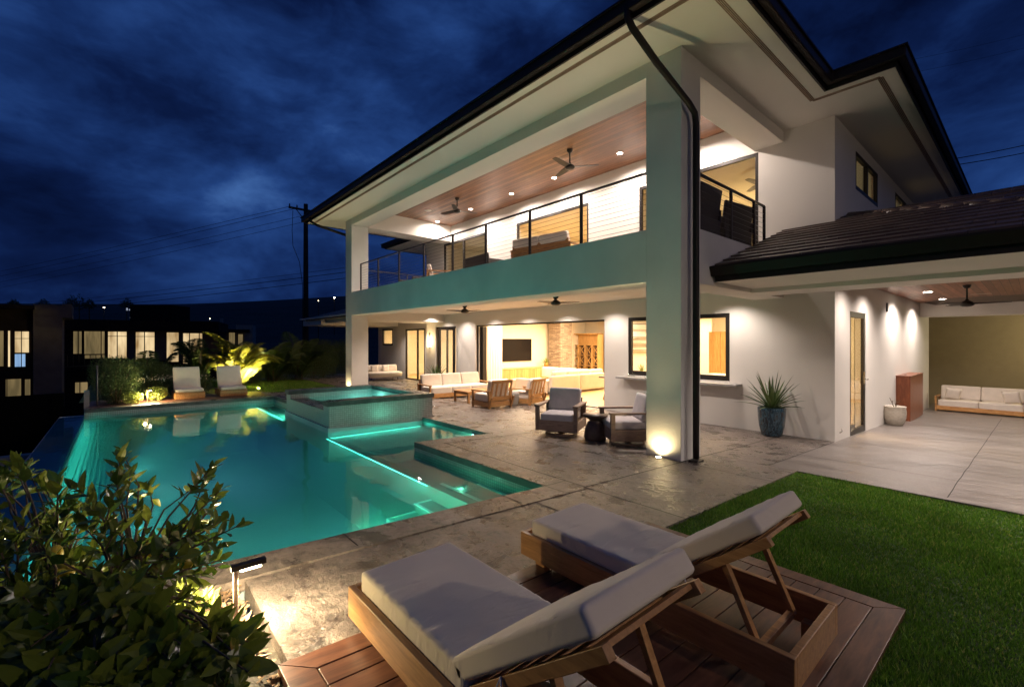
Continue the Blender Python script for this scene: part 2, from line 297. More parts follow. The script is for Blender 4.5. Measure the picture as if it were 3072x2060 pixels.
def f_stone(n, L, out):
    p = n('ShaderNodeBsdfPrincipled', i={'Roughness': 0.8})
    tc = n('ShaderNodeTexCoord'); sp = n('ShaderNodeSeparateXYZ'); L(tc.outputs['Object'], sp.inputs[0])
    ad = n('ShaderNodeMath', operation='ADD'); L(sp.outputs[0], ad.inputs[0]); L(sp.outputs[1], ad.inputs[1])
    cb = n('ShaderNodeCombineXYZ'); L(ad.outputs[0], cb.inputs[0]); L(sp.outputs[2], cb.inputs[1])
    br = n('ShaderNodeTexBrick', i={'Scale': 1.0, 'Mortar Size': 0.006, 'Brick Width': 0.28, 'Row Height': 0.055, 'Color1': (0.20, 0.15, 0.11, 1), 'Color2': (0.42, 0.34, 0.26, 1), 'Mortar': (0.04, 0.03, 0.025, 1)})
    L(cb.outputs[0], br.inputs['Vector']); L(br.outputs['Color'], p.inputs['Base Color'])
    t = n('ShaderNodeTexNoise', i={'Scale': 14.0, 'Detail': 5.0}); L(tc.outputs['Object'], t.inputs['Vector'])
    bp = n('ShaderNodeBump', i={'Strength': 0.8, 'Distance': 0.03}); L(t.outputs['Fac'], bp.inputs['Height']); L(bp.outputs[0], p.inputs['Normal'])
    L(p.outputs[0], out.inputs['Surface'])
stone_m = mat('stacked_ledge_stone', f_stone)
def f_wicker(n, L, out):
    p = n('ShaderNodeBsdfPrincipled', i={'Roughness': 0.55})
    v = coords(n, L, (55, 55, 55)); ck = n('ShaderNodeTexChecker', i={'Scale': 1.0, 'Color1': (0.035, 0.02, 0.015, 1), 'Color2': (0.012, 0.008, 0.007, 1)}); L(v, ck.inputs['Vector'])
    L(ck.outputs['Color'], p.inputs['Base Color']); L(p.outputs[0], out.inputs['Surface'])
wicker = mat('dark_woven_wicker', f_wicker)
def f_litwin(name, c1, c2, st, sx=3.0):
    def f(n, L, out):
        v = coords(n, L, (sx, sx, 0.4))
        t = n('ShaderNodeTexNoise', i={'Scale': 1.0, 'Detail': 3.0}); L(v, t.inputs['Vector'])
        c = n('ShaderNodeValToRGB'); L(t.outputs['Fac'], c.inputs['Fac']); ramp(c, [(0.35, c1), (0.65, c2)])
        e = n('ShaderNodeEmission', i={'Strength': st}); L(c.outputs[0], e.inputs['Color']); L(e.outputs[0], out.inputs['Surface'])
    return mat(name, f)
litwin = f_litwin('lit_curtained_window', (0.30, 0.18, 0.07), (0.95, 0.72, 0.40), 0.62, 1.6)
litdim = f_litwin('dim_curtained_window', (0.12, 0.09, 0.042), (0.28, 0.20, 0.09), 0.55)
litblue = f_litwin('blue_lit_window', (0.12, 0.22, 0.38), (0.25, 0.40, 0.62), 0.8)

# ------------------------------------------------------------------ mesh helpers
class MB:
    def __init__(s): s.v = []; s.f = []; s.sm = []
    def add(s, vs, fs, smooth=False):
        o = len(s.v); s.v += [tuple(p) for p in vs]; s.f += [tuple(i+o for i in f) for f in fs]; s.sm += [smooth]*len(fs); return s
    def box(s, c, d, rot=None, taper=None):
        cx, cy, cz = c; hx, hy, hz = d[0]/2, d[1]/2, d[2]/2
        P = [Vector((x*hx, y*hy, z*hz)) for z in (-1, 1) for y in (-1, 1) for x in (-1, 1)]
        if taper:
            for k in (4, 5, 6, 7): P[k].x *= taper; P[k].y *= taper
        if rot is not None:
            M = Euler(rot).to_matrix() if not isinstance(rot, Matrix) else rot
            P = [M@p for p in P]
        P = [p+Vector(c) for p in P]
        return s.add(P, [(0, 2, 3, 1), (4, 5, 7, 6), (0, 1, 5, 4), (1, 3, 7, 5), (3, 2, 6, 7), (2, 0, 4, 6)])
    def b2(s, x0, x1, y0, y1, z0, z1):
        return s.box(((x0+x1)/2, (y0+y1)/2, (z0+z1)/2), (abs(x1-x0), abs(y1-y0), abs(z1-z0)))
    def bar(s, a, b, w, h=None, up=(0, 0, 1)):
        a, b = Vector(a), Vector(b); d = b-a; L = d.length; d = d/L; u = Vector(up)
        if abs(d.dot(u)) > .97: u = Vector((0, 1, 0))
        r = d.cross(u).normalized(); u2 = r.cross(d)
        M = Matrix((r, d, u2)).transposed()
        return s.box((a+b)/2, (w, L, h or w), M)
    def tube(s, pts, rad, n=8, cap=True, smooth=True):
        pts = [Vector(p) for p in pts]; rads = rad if isinstance(rad, (list, tuple)) else [rad]*len(pts)
        vs = []; prev = None
        for i, p in enumerate(pts):
            d = (pts[min(i+1, len(pts)-1)]-pts[max(i-1, 0)]).normalized()
            if prev is None: r = d.orthogonal().normalized()
            else:
                r = (prev-d*prev.dot(d))
                r = r.normalized() if r.length > 1e-6 else d.orthogonal().normalized()
            prev = r; q = d.cross(r)
            vs += [p+(r*math.cos(2*math.pi*k/n)+q*math.sin(2*math.pi*k/n))*rads[i] for k in range(n)]
        fs = [(i*n+k, i*n+(k+1) % n, (i+1)*n+(k+1) % n, (i+1)*n+k) for i in range(len(pts)-1) for k in range(n)]
        if cap: fs += [tuple(range(n))[::-1], tuple((len(pts)-1)*n+k for k in range(n))]
        return s.add(vs, fs, smooth)
    def lathe(s, prof, n=28, c=(0, 0, 0), smooth=True):
        vs = [(c[0]+r*math.cos(2*math.pi*k/n), c[1]+r*math.sin(2*math.pi*k/n), c[2]+z) for r, z in prof for k in range(n)]
        fs = [(i*n+k, i*n+(k+1) % n, (i+1)*n+(k+1) % n, (i+1)*n+k) for i in range(len(prof)-1) for k in range(n)]
        fs += [tuple(range(n))[::-1], tuple((len(prof)-1)*n+k for k in range(n))]
        return s.add(vs, fs, smooth)
    def cushion(s, c, d, r=0.03, puff=0.02, n=10, rot=None, wr=0.0, seed=0):
        """soft rounded box, puffed up on the broad sides, optional wrinkles"""
        hx, hy, hz = d[0]/2, d[1]/2, d[2]/2; vs = []; fs = []
        M = (Euler(rot).to_matrix() if not isinstance(rot, Matrix) else rot) if rot is not None else Matrix.Identity(3)
        def grid(ax, sg):
            o = len(vs)
            a, b = [k for k in range(3) if k != ax]
            nn = [n, n]
            for i in range(n+1):
                for j in range(n+1):
                    q = [0, 0, 0]; q[ax] = sg; q[a] = -1+2*i/n; q[b] = -1+2*j/n
                    for k in (a, b): q[k] = math.copysign(abs(q[k])**0.75, q[k])
                    p = Vector((q[0]*hx, q[1]*hy, q[2]*hz))
                    inn = Vector((max(-hx+r, min(hx-r, p.x)), max(-hy+r, min(hy-r, p.y)), max(-hz+r, min(hz-r, p.z))))
                    dd = p-inn
                    if dd.length > 1e-9: p = inn+dd.normalized()*r
                    if ax == 2:
                        e = (1-q[0]**4)*(1-q[1]**4); p.z += sg*puff*e
                        if wr:
                            w = noise.noise(Vector((q[0]*hx*22+seed, q[1]*hy*5+q[0]*2, 3.1)))+.5*noise.noise(Vector((q[0]*hx*46+seed, q[1]*hy*8, 7.7)))
                            edge = max(0, abs(q[1])-0.30)*1.2*max(0, 1-max(0, abs(q[1])-.88)*6)
                            p.z += sg*wr*w*edge*(1-q[0]**6)
                    vs.append(M@p+Vector(c))
            for i in range(n):
                for j in range(n):
                    k = o+i*(n+1)+j; f = (k, k+1, k+n+2, k+n+1)
                    flip = (sg > 0) != (ax == 1)
                    fs.append(f[::-1] if flip else f)
        for ax in range(3):
            for sg in (-1, 1): grid(ax, sg)
        return s.add(vs, fs, True)
    def build(s, name, m, parent=None, bevel=0, loc=None, warp=None, seg=2, weld=False):
        me = bpy.data.meshes.new(name); v = s.v
        if warp: v = [warp(p) for p in v]
        me.from_pydata(v, [], s.f); me.polygons.foreach_set('use_smooth', s.sm); me.materials.append(m); me.update()
        o = bpy.data.objects.new(name, me); C.objects.link(o)
        if weld:
            w = o.modifiers.new('weld', 'WELD'); w.merge_threshold = 0.0006
        if bevel:
            b = o.modifiers.new('bevel', 'BEVEL'); b.width = bevel; b.segments = seg; b.limit_method = 'ANGLE'; b.harden_normals = False
        if parent: o.parent = parent
        if loc: o.location = loc
        return o
def tag(o, label=None, cat=None, group=None, kind=None):
    if label: o['label'] = label
    if cat: o['category'] = cat
    if group: o['group'] = group
    if kind: o['kind'] = kind
    return o
def thing(name, label, cat, loc=(0, 0, 0), rz=0, group=None):
    o = bpy.data.objects.new(name, None); C.objects.link(o); o.location = loc; o.rotation_euler = (0, 0, rz)
    o.empty_display_size = 0.1
    return tag(o, label, cat, group)
def copy_tree(o, loc, rz, label, group=None, parent=None, top=True):
    c = o.copy(); C.objects.link(c); c.parent = parent
    if top: c.location = loc; c.rotation_euler = (0, 0, rz); c['label'] = label
    if top and group: c['group'] = group
    for ch in [k for k in bpy.data.objects if k.parent == o]: copy_tree(ch, None, None, None, None, c, False)
    return c
def solid(adds, subs=()):
    """outer skin of a union of boxes minus other boxes (x0,x1,y0,y1,z0,z1)"""
    A = np.array(adds, float); B = np.array(subs, float).reshape(-1, 6)
    br = [np.unique(np.round(np.concatenate([A[:, 2*k], A[:, 2*k+1], B[:, 2*k], B[:, 2*k+1]]), 5)) for k in range(3)]
    for k in range(3):
        lo, hi = A[:, 2*k].min(), A[:, 2*k+1].max(); br[k] = br[k][(br[k] >= lo-1e-6) & (br[k] <= hi+1e-6)]
    mid = [(b[1:]+b[:-1])/2 for b in br]
    X, Y, Z = np.meshgrid(*mid, indexing='ij'); F = np.zeros(X.shape, bool)
    ins = lambda q: (X > q[0]) & (X < q[1]) & (Y > q[2]) & (Y < q[3]) & (Z > q[4]) & (Z < q[5])
    for q in A: F |= ins(q)
    for q in B: F &= ~ins(q)
    mb = MB(); idx = {}
    def vid(p):
        if p not in idx: idx[p] = len(mb.v); mb.v.append(p)
        return idx[p]
    P = np.pad(F, 1)
    for i, j, k in np.argwhere(F):
        x0, x1, y0, y1, z0, z1 = br[0][i], br[0][i+1], br[1][j], br[1][j+1], br[2][k], br[2][k+1]
        a, b, c = i+1, j+1, k+1
        if not P[a-1, b, c]: q = [(x0, y0, z0), (x0, y0, z1), (x0, y1, z1), (x0, y1, z0)]; mb.f.append(tuple(vid(p) for p in q)); mb.sm.append(False)
        if not P[a+1, b, c]: q = [(x1, y0, z0), (x1, y1, z0), (x1, y1, z1), (x1, y0, z1)]; mb.f.append(tuple(vid(p) for p in q)); mb.sm.append(False)
        if not P[a, b-1, c]: q = [(x0, y0, z0), (x1, y0, z0), (x1, y0, z1), (x0, y0, z1)]; mb.f.append(tuple(vid(p) for p in q)); mb.sm.append(False)
        if not P[a, b+1, c]: q = [(x0, y1, z0), (x0, y1, z1), (x1, y1, z1), (x1, y1, z0)]; mb.f.append(tuple(vid(p) for p in q)); mb.sm.append(False)
        if not P[a, b, c-1]: q = [(x0, y0, z0), (x0, y1, z0), (x1, y1, z0), (x1, y0, z0)]; mb.f.append(tuple(vid(p) for p in q)); mb.sm.append(False)
        if not P[a, b, c+1]: q = [(x0, y0, z1), (x1, y0, z1), (x1, y1, z1), (x0, y1, z1)]; mb.f.append(tuple(vid(p) for p in q)); mb.sm.append(False)
    return mb
def npmesh(name, V, F, m, parent=None, smooth=False):
    """fast mesh from arrays: V (n,3), F (m,k)"""
    V = np.asarray(V, np.float32); F = np.asarray(F, np.int32); k = F.shape[1]
    me = bpy.data.meshes.new(name); me.vertices.add(len(V)); me.vertices.foreach_set('co', V.ravel())
    me.loops.add(F.size); me.loops.foreach_set('vertex_index', F.ravel())
    me.polygons.add(len(F)); me.polygons.foreach_set('loop_start', np.arange(len(F))*k)
    me.polygons.foreach_set('use_smooth', np.full(len(F), smooth)); me.materials.append(m); me.update(calc_edges=True)
    o = bpy.data.objects.new(name, me); C.objects.link(o)
    if parent: o.parent = parent
    return o
def leaves(P, D, N, Lg, Wd, bend=0.15):
    """leaf blades: base P, direction D, normal N, length, width -> 6-vertex folded leaves (arrays)"""
    P, D, N = map(lambda a: np.asarray(a, float), (P, D, N)); D = D/np.linalg.norm(D, axis=1)[:, None]
    Sd = np.cross(D, N); Sd /= np.linalg.norm(Sd, axis=1)[:, None]+1e-9; N = np.cross(Sd, D)
    L1 = Lg[:, None]; W1 = Wd[:, None]
    base = P; a = P+D*L1*.35+Sd*W1*.5+N*L1*.06; b = P+D*L1*.35-Sd*W1*.5+N*L1*.06; m = P+D*L1*.4-N*L1*0.0
    a2 = P+D*L1*.72+Sd*W1*.36-N*L1*bend*.35; b2 = P+D*L1*.72-Sd*W1*.36-N*L1*bend*.35; m2 = P+D*L1*.74-N*L1*(bend*.35+.05)
    tip = P+D*L1-N*L1*bend
    V = np.stack([base, a, m, b, a2, m2, b2, tip], 1).reshape(-1, 3); n = len(P)
    F = np.array([(0, 2, 1, 1), (0, 3, 2, 2), (1, 2, 5, 4), (2, 3, 6, 5), (4, 5, 7, 7), (5, 6, 7, 7)])
    tri = np.array([(0, 2, 1), (0, 3, 2), (1, 2, 5), (1, 5, 4), (2, 3, 6), (2, 6, 5), (4, 5, 7), (5, 6, 7)])
    F = (tri[None]+np.arange(n)[:, None, None]*8).reshape(-1, 3)
    return V, F
def rnd_dirs(n, up=0.0):
    v = rng.normal(size=(n, 3)); v[:, 2] += up; return v/np.linalg.norm(v, axis=1)[:, None]
SL = -0.0404
def gz(y, x=0.0):
    k = min(1, max(0, (-x-9.0)/2.0)); return SL*(y*(1-k)+np.maximum(y, -2.9)*k)
def wg(p): return (p[0], p[1], p[2]+gz(p[1], p[0]))
# ================================================================== GROUND, PATIO, POOL
ZW = -0.04
def terrain():
    xs = np.concatenate([np.linspace(-900, -60, 29), np.linspace(-55, -14, 22), np.linspace(-13, 12, 14), np.linspace(20, 500, 9)])
    ys = np.concatenate([np.linspace(-500, -40, 12), np.linspace(-34, -9, 12), [-7.6, -7.2, -5.9], np.linspace(-5, 30, 15), np.linspace(40, 700, 22)])
    V = []
    for x in xs:
        for y in ys:
            z = -1.9
            d = math.hypot(x-CAM.x, y-CAM.y)
            if x > -19.5 and y > -5.8 and y < 30: z = min(gz(y, x)-0.35, -0.05)
            if x > -0.2 and y < -5.7 and x < 30: z = gz(y)-0.02
            if x < -24: z = -1.9-min(2.2, (-24-x)*0.12)
            if d > 120:
                az = math.atan2(y-CAM.y, -(x-CAM.x))
                t = min(1, (d-120)/260); t = t*t*(3-2*t)
                u = min(.8, max(-.2, az+.13)); h = 27.0+10*u+30*u*u+noise.noise(Vector((x*.006, y*.006, 2)))*5
                z = -4+t*h*(1+max(0, d-380)/900)
            V.append((x, y, z))
    n = len(ys); F = [(i*n+j, (i+1)*n+j, (i+1)*n+j+1, i*n+j+1) for i in range(len(xs)-1) for j in range(n-1)]
    V = np.array(V)
    # cut away under the pool, the basin and the rooms of the house
    def hole(f):
        c = V[list(f)].mean(0); return -13.9 < c[0] < -0.2 and -8.9 < c[1] < -2.2
    F = [f for f in F if not hole(f)]
    o = npmesh('ground', V, F, soil, smooth=True); tag(o, kind='structure')
    far_f = None
    me = o.data; me.materials.append(hillm)
    me.polygons.foreach_set('material_index', [1 if np.hypot(V[f[0]][0]-CAM.x, V[f[0]][1]-CAM.y) > 100 else 0 for f in F]); return o
terrain()

PX0, PX1, PY0 = -11.85, -0.27, -7.0
WATER = [(PX0, PX1, PY0, -3.2), (-3.35, PX1, -3.2, -2.61), (-5.8, -3.35, -3.2, -1.05), (PX0, -8.9, -3.2, -2.75)]
def rect3(r, z0, z1, g=0): return (r[0]-g, r[1]+g, r[2]-g, r[3]+g, z0, z1)
# patio slab (follows the fall of the ground), cut by the pool, the lawn, the decks and the spa
pat = solid([(-13.3, 8, -2.85, 4.25, -0.12, 0), (-13.9, -12.15, -6.95, -2.7, -.12, 0), (0.02, 1.1, -5.75, -2.2, -0.12, 0), (-24, -13.3, 0.35, 5.3, -.12, 0)],
            [rect3(r, -1, 1, 0.36) for r in WATER]+[(-9.05, -5.78, -3.4, -0.72, -1, 1), (1.27, 9, -7, 0.88, -1, 1), (.9, 9, .87, 5, -1, 1), (1.1, 3, -6, -2.64, -1, 1), (-13.51, -12.22, -6.96, -2.80, -1, 1), (-12.3, -12, -8, -2.3, -1, 1)])
tag(pat.build('patio', patio_m, warp=wg), kind='structure')
tag(solid([(.9, 8, .88, 4.25, -.12, -.001), (.7, 8, 4.25, 20, -.12, -.001)]).build('side_patio', broom_m, warp=wg), kind='structure')
# pool coping ring, same stone, slightly proud, overhanging the tiled wall
cop = solid([rect3((-3.35, PX1, -7.0, -2.61), -.075, .006, 0.34), rect3((-5.8, -3.35, -3.2, -1.05), -.075, .006, .34), rect3((PX0, -8.9, -7.0, -2.75), -.075, .006, .34), (-9.05, -5.7, -3.3, -2.2, -.075, .006)],
            [(PX0, PX1, -9, -3.2, -1, 1), (-3.35, PX1, -3.3, -2.61, -1, 1), (-5.8, -3.35, -3.3, -1.05, -1, 1), (PX0, -8.9, -3.3, -2.75, -1, 1), (-9.1, -5.78, -3.4, -0.7, -1, 1), (-13, 1, -9, -7.0, -1, 1), (-3.01, -3.0, -4, -2, -1, 1)])
co = cop.build('pool_coping', patio_m, warp=wg); tag(co, kind='structure')
# dark front edge of the coping stones (a separate thin course under the top)
ce = MB()
def edge(x0, y0, x1, y1, nx, ny, t=0.012):
    a = Vector((x0, y0, 0)); b = Vector((x1, y1, 0)); nn = Vector((nx, ny, 0))
    for z0, z1 in ((-.083, .001),):
        p = [a-nn*.02, b-nn*.02, b+nn*t, a+nn*t]
        P = [(q.x, q.y, z) for z in (z0, z1) for q in p]
        ce.add(P, [(0, 3, 2, 1), (4, 5, 6, 7), (0, 1, 5, 4), (1, 2, 6, 5), (2, 3, 7, 6), (3, 0, 4, 7)])
edge(PX1, -7.0, PX1, -2.61, -1, 0); edge(-3.35, -2.61, PX1, -2.61, 0, -1); edge(-3.35, -2.61, -3.35, -1.05, -1, 0); edge(-5.8, -1.05, -3.35, -1.05, 0, -1)
edge(PX0, -7.0, PX0, -2.75, 1, 0); edge(PX0, -2.75, -8.9, -2.75, 0, -1)
tag(ce.build('pool_coping_edge', coping_edge, warp=wg), kind='structure')
# saw-cut joints in the concrete
jn = MB()
def joint(x0, y0, x1, y1, w=0.014, z=0.003):
    jn.b2(min(x0, x1)-w/2, max(x0, x1)+w/2, min(y0, y1)-w/2, max(y0, y1)+w/2, z, z+.003) if 0 else None
    a = Vector((x0, y0, 0)); b = Vector((x1, y1, 0)); d = (b-a).normalized(); s = Vector((-d.y, d.x, 0))*w/2; k = max(2, int((b-a).length/0.25)); vs = []
    for i in range(k+1):
        p = a+(b-a)*i/k; wob = noise.noise(Vector((p.x*2, p.y*2, 0)))*.008*Vector((-d.y, d.x, 0))
        vs += [(p+s+wob)+Vector((0, 0, z)), (p-s+wob)+Vector((0, 0, z))]
    jn.add(vs, [(2*i, 2*i+1, 2*i+3, 2*i+2) for i in range(k)])
Zc = .0095
joint(0.03, -5.7, 0.03, 4.2, .018); joint(0.03, -2.25, -3.0, -2.25, .018, Zc); joint(-3.0, -2.25, -5.78, -2.25, .014) if 0 else None
joint(1.27, -2.25, 0.03, -2.25); joint(-5.78, -0.70, 0.03, -0.70); joint(0.0, -0.05, 1.27, -0.05)
joint(-0.27, -2.61, 0.03, -2.61, .01, Zc); joint(-0.27, -2.61, -0.27, -2.25, .01, Zc); joint(-0.27, -3.25, 0.03, -3.25, .013, Zc); joint(-0.27, -4.97, 0.03, -4.97, .013, Zc)
joint(0.03, -3.1, 1.1, -3.1); joint(0.03, 0.88, 8, 0.88, .010); joint(0.9, 0.9, 0.9, 4.2, .012); joint(0.03, 2.2, 8, 2.2, .010); joint(-3.0, -0.9, -3.0, 4.2); joint(-6.6, 0.6, -6.6, 4.2); joint(-13.2, 2.2, 0, 2.2, .01)
joint(-3.0, -2.25, -3.0, -0.7, .012) ; joint(0.9, 7.2, 8, 7.2, .01); joint(2.8, 1, 2.8, 14, .01)
tag(jn.build('patio_joints', joint_m, warp=wg), kind='structure')

# pool shell: pebble plaster below, tile band at the waterline
def shell():
    P = [rect3(r, -1.75, 0.2, 0.30) for r in WATER]+[(-9, -5.7, -3.5, -1.0, -1.75, -0.3), (-12.2, 0.0, -7.45, -7.0, -1.75, -0.055)]
    inner = [(PX0, PX1, PY0, -3.2, -1.45, 1), (-3.35, PX1, -3.25, -2.61, -.15, 1), (-5.8, -3.35, -3.25, -1.05, -.15, 1), (PX0, -8.9, -3.25, -2.75, -.20, 1), (-1.8, PX1, -3.25, -2.61, -.15, 1), (-12.3, 0.1, -7.5, -7.0, -.055, 1)]
    m = solid(P, inner)
    def w(p):
        return (p[0], p[1], min(p[2], gz(p[1], p[0])-0.075)) if p[2] > 0.1 else p
    return m.build('pool_basin', pool_m, warp=w)
tag(shell(), kind='structure')
band = MB()
def bandq(x0, y0, x1, y1, nx, ny):
    t = 0.008; a = Vector((x0, y0, 0))+Vector((nx, ny, 0))*t; b = Vector((x1, y1, 0))+Vector((nx, ny, 0))*t
    q = [(a.x, a.y, -.16), (b.x, b.y, -.16), (b.x, b.y, gz(b.y, b.x)-.075), (a.x, a.y, gz(a.y, a.x)-.075)]
    band.add(q, [(0, 1, 2, 3)])
for q in ((PX1, -7.0, PX1, -2.61, -1, 0), (-3.35, -2.61, PX1, -2.61, 0, -1), (-3.35, -2.61, -3.35, -1.05, -1, 0), (-5.8, -1.05, -3.35, -1.05, 0, -1), (PX0, -7.0, PX0, -2.75, 1, 0), (PX0, -2.75, -8.9, -2.75, 0, -1)): bandq(*q)
tag(band.build('waterline_tile', tile_m), kind='structure')
st = MB(); tr = MB()
treads = [(-2.66, -3.03, -.24), (-3.03, -3.44, -.33), (-3.44, -3.84, -.43)]
SX = -1.85
for y1, y0, z in treads[1:]: st.b2(SX, PX1, y0, y1, -1.44, z)
def trim(x0, x1, y0, y1, z): tr.b2(x0, x1, y0, y1, z, z+.008)
trim(-1.5, PX1-.01, -2.69, -2.645, -.149); trim(SX, PX1-.01, -3.06, -3.01, -.149)
trim(SX, PX1-.01, -3.46, -3.415, -.33); trim(SX, SX+.03, -3.44, -3.2, -.33); trim(SX, PX1-.01, -3.84, -3.8, -.43); trim(SX, SX+.03, -3.8, -3.44, -.43)
trim(-5.8, SX, -3.25, -3.2, -.149); trim(PX0, -8.9, -3.25, -3.2, -.2); trim(-5.79, -5.75, -3.2, -1.1, -.149)
tag(st.build('pool_steps', pool_m), kind='structure'); tag(tr.build('step_edge_tile', trim_m), kind='structure')
# ledge beside the infinity edge, ribbed
rb = MB()
rb.b2(PX0+.001, -1.0, -7.0+.001, -6.35, -1.44, -.35)
for k in range(9): rb.b2(PX0+.002, -1.0, -6.93+k*.062, -6.905+k*.062, -.35, -.325)
tag(rb.build('pool_ledge', pool_m), kind='structure')
wt = solid([rect3(r, -1.44, ZW) for r in WATER])
wm = MB()
for r in WATER:
    pass
e_ = .004
w0 = solid([(PX0-e_, PX1+e_, -7.0, -3.9, -1.47, ZW), (PX0-e_, -1.9, -3.9, -3.22, -1.47, ZW), (PX0-e_, PX1+e_, -7.44, -7.0, -.06, ZW)])
w0.f = [f for f in w0.f]
wo = w0.build('pool_water', water_v); wo.data.materials.append(murk_m)
wo.data.polygons.foreach_set('material_index', [0 if all(abs(w0.v[i][2]-ZW) < 1e-6 for i in f) else 1 for f in w0.f]); tag(wo, kind='structure')
ws_ = MB()
for r in ((-1.9, PX1, -3.9, -3.22), (PX0, PX1, -3.22, -2.61)[:0] or (-3.35, PX1, -3.22, -2.61), (-5.8, -3.35, -3.22, -1.05), (PX0, -8.9, -3.22, -2.75)): ws_.add([(r[0], r[2], ZW), (r[1], r[2], ZW), (r[1], r[3], ZW), (r[0], r[3], ZW)], [(0, 1, 2, 3)])
tag(ws_.build('shallow_water', water_m), kind='structure')

# catch basin outside the infinity edge
cb = solid([(-10.4, 0, -8.45, -7.451, -1.9, -.55)], [(-10.2, -.2, -8.25, -7.4, -.75, 1)])
tag(cb.build('catch_basin', concrete_m), kind='structure')
ew = MB(); ew.b2(-12.2, 0.0, -7.46, -7.435, -1.8, -.05); tag(ew.build('infinity_edge_wall', tile_m), kind='structure')

# spa: raised tiled box with stone coping and an overflow notch
spa = thing('spa', 'raised grey mosaic tiled spa with dark stone rim and an overflow notch towards the pool', 'spa', (-7.3, -2, 0))
def sp(o): o.parent = spa; o.matrix_parent_inverse = Matrix.Translation((7.3, 2, 0)); return o
sx0, sx1, sy0, sy1 = -8.87, -5.83, -3.17, -0.78
sp(solid([(sx0, sx1, sy0, sy1, -1.4, .485)], [(sx0+.32, sx1-.32, sy0+.42, sy1-.3, -.25, 1), (sx0+.33, sx1-.33, sy0-.1, sy0+.5, .375, 1)]).build('wall', tile_m))
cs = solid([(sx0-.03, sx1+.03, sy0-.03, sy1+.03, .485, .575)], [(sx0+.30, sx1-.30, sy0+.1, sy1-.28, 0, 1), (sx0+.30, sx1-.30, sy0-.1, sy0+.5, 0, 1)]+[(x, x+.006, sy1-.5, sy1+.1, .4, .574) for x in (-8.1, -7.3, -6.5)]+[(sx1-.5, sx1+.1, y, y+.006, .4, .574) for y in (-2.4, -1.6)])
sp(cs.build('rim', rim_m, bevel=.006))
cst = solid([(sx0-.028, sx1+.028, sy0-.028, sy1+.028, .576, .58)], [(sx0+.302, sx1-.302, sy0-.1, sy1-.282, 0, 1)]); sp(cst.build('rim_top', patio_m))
nt = MB(); nt.b2(sx0+.335, sx1-.335, sy0+.002, sy0+.418, .376, .382); sp(nt.build('overflow_lip', patio_m))
sp(solid([(sx0+.32, sx1-.32, sy0+.42, sy1-.3, -.25, .1)], [(sx0+.6, sx1-.6, sy0+.6, sy1-.6, -.2, 1)]).build('bench', pool_m))
ws = MB(); ws.add([(sx0+.32, sy0+.3, .384), (sx1-.32, sy0+.3, .384), (sx1-.32, sy1-.3, .384), (sx0+.32, sy1-.3, .384)], [(0, 1, 2, 3)]); sp(ws.build('water', water_m))

# decks
def deck(name, x0, x1, y0, y1, bw, gap=.007, w=.135, z0=.0, along='Y'):
    d = MB(); b = MB()
    # border boards with mitred corners
    def quad(p):
        P = [(q[0], q[1], z) for z in (z0-.03, z0+.012) for q in p]
        b.add(P, [(0, 3, 2, 1), (4, 5, 6, 7), (0, 1, 5, 4), (1, 2, 6, 5), (2, 3, 7, 6), (3, 0, 4, 7)])
    g = .003
    quad([(x0+g, y0, 0), (x1-g, y0, 0), (x1-bw-g, y0+bw, 0), (x0+bw+g, y0+bw, 0)]); quad([(x1, y0+g, 0), (x1, y1-g, 0), (x1-bw, y1-bw-g, 0), (x1-bw, y0+bw+g, 0)])
    quad([(x1-g, y1, 0), (x0+g, y1, 0), (x0+bw+g, y1-bw, 0), (x1-bw-g, y1-bw, 0)]); quad([(x0, y1-g, 0), (x0, y0+g, 0), (x0+bw, y0+bw+g, 0), (x0+bw, y1-bw-g, 0)])
    nb_ = round((x1-x0-2*bw-gap)/(w+gap)); w = (x1-x0-2*bw-gap)/nb_-gap; X = x0+bw+gap
    while X+w < x1-bw+.01:
        d.b2(X, min(X+w, x1-bw-gap), y0+bw+gap, y1-bw-gap, z0-.03, z0+.010); X += w+gap
    o = d.build(name, deckwood, warp=wg, bevel=.002); tag(o, kind='structure')
    o2 = b.build(name+'_border', deckwood, warp=wg, bevel=.002); tag(o2, kind='structure')
    u = MB(); u.b2(x0+.01, x1-.01, y0+.01, y1-.01, z0-.12, z0-.03); tag(u.build(name+'_base', joint_m, warp=wg), kind='structure')
deck('wood_deck', 1.10, 2.95, -5.80, -2.645, .135)
deck('far_wood_deck', -13.5, -12.23, -6.95, -2.81, .10)

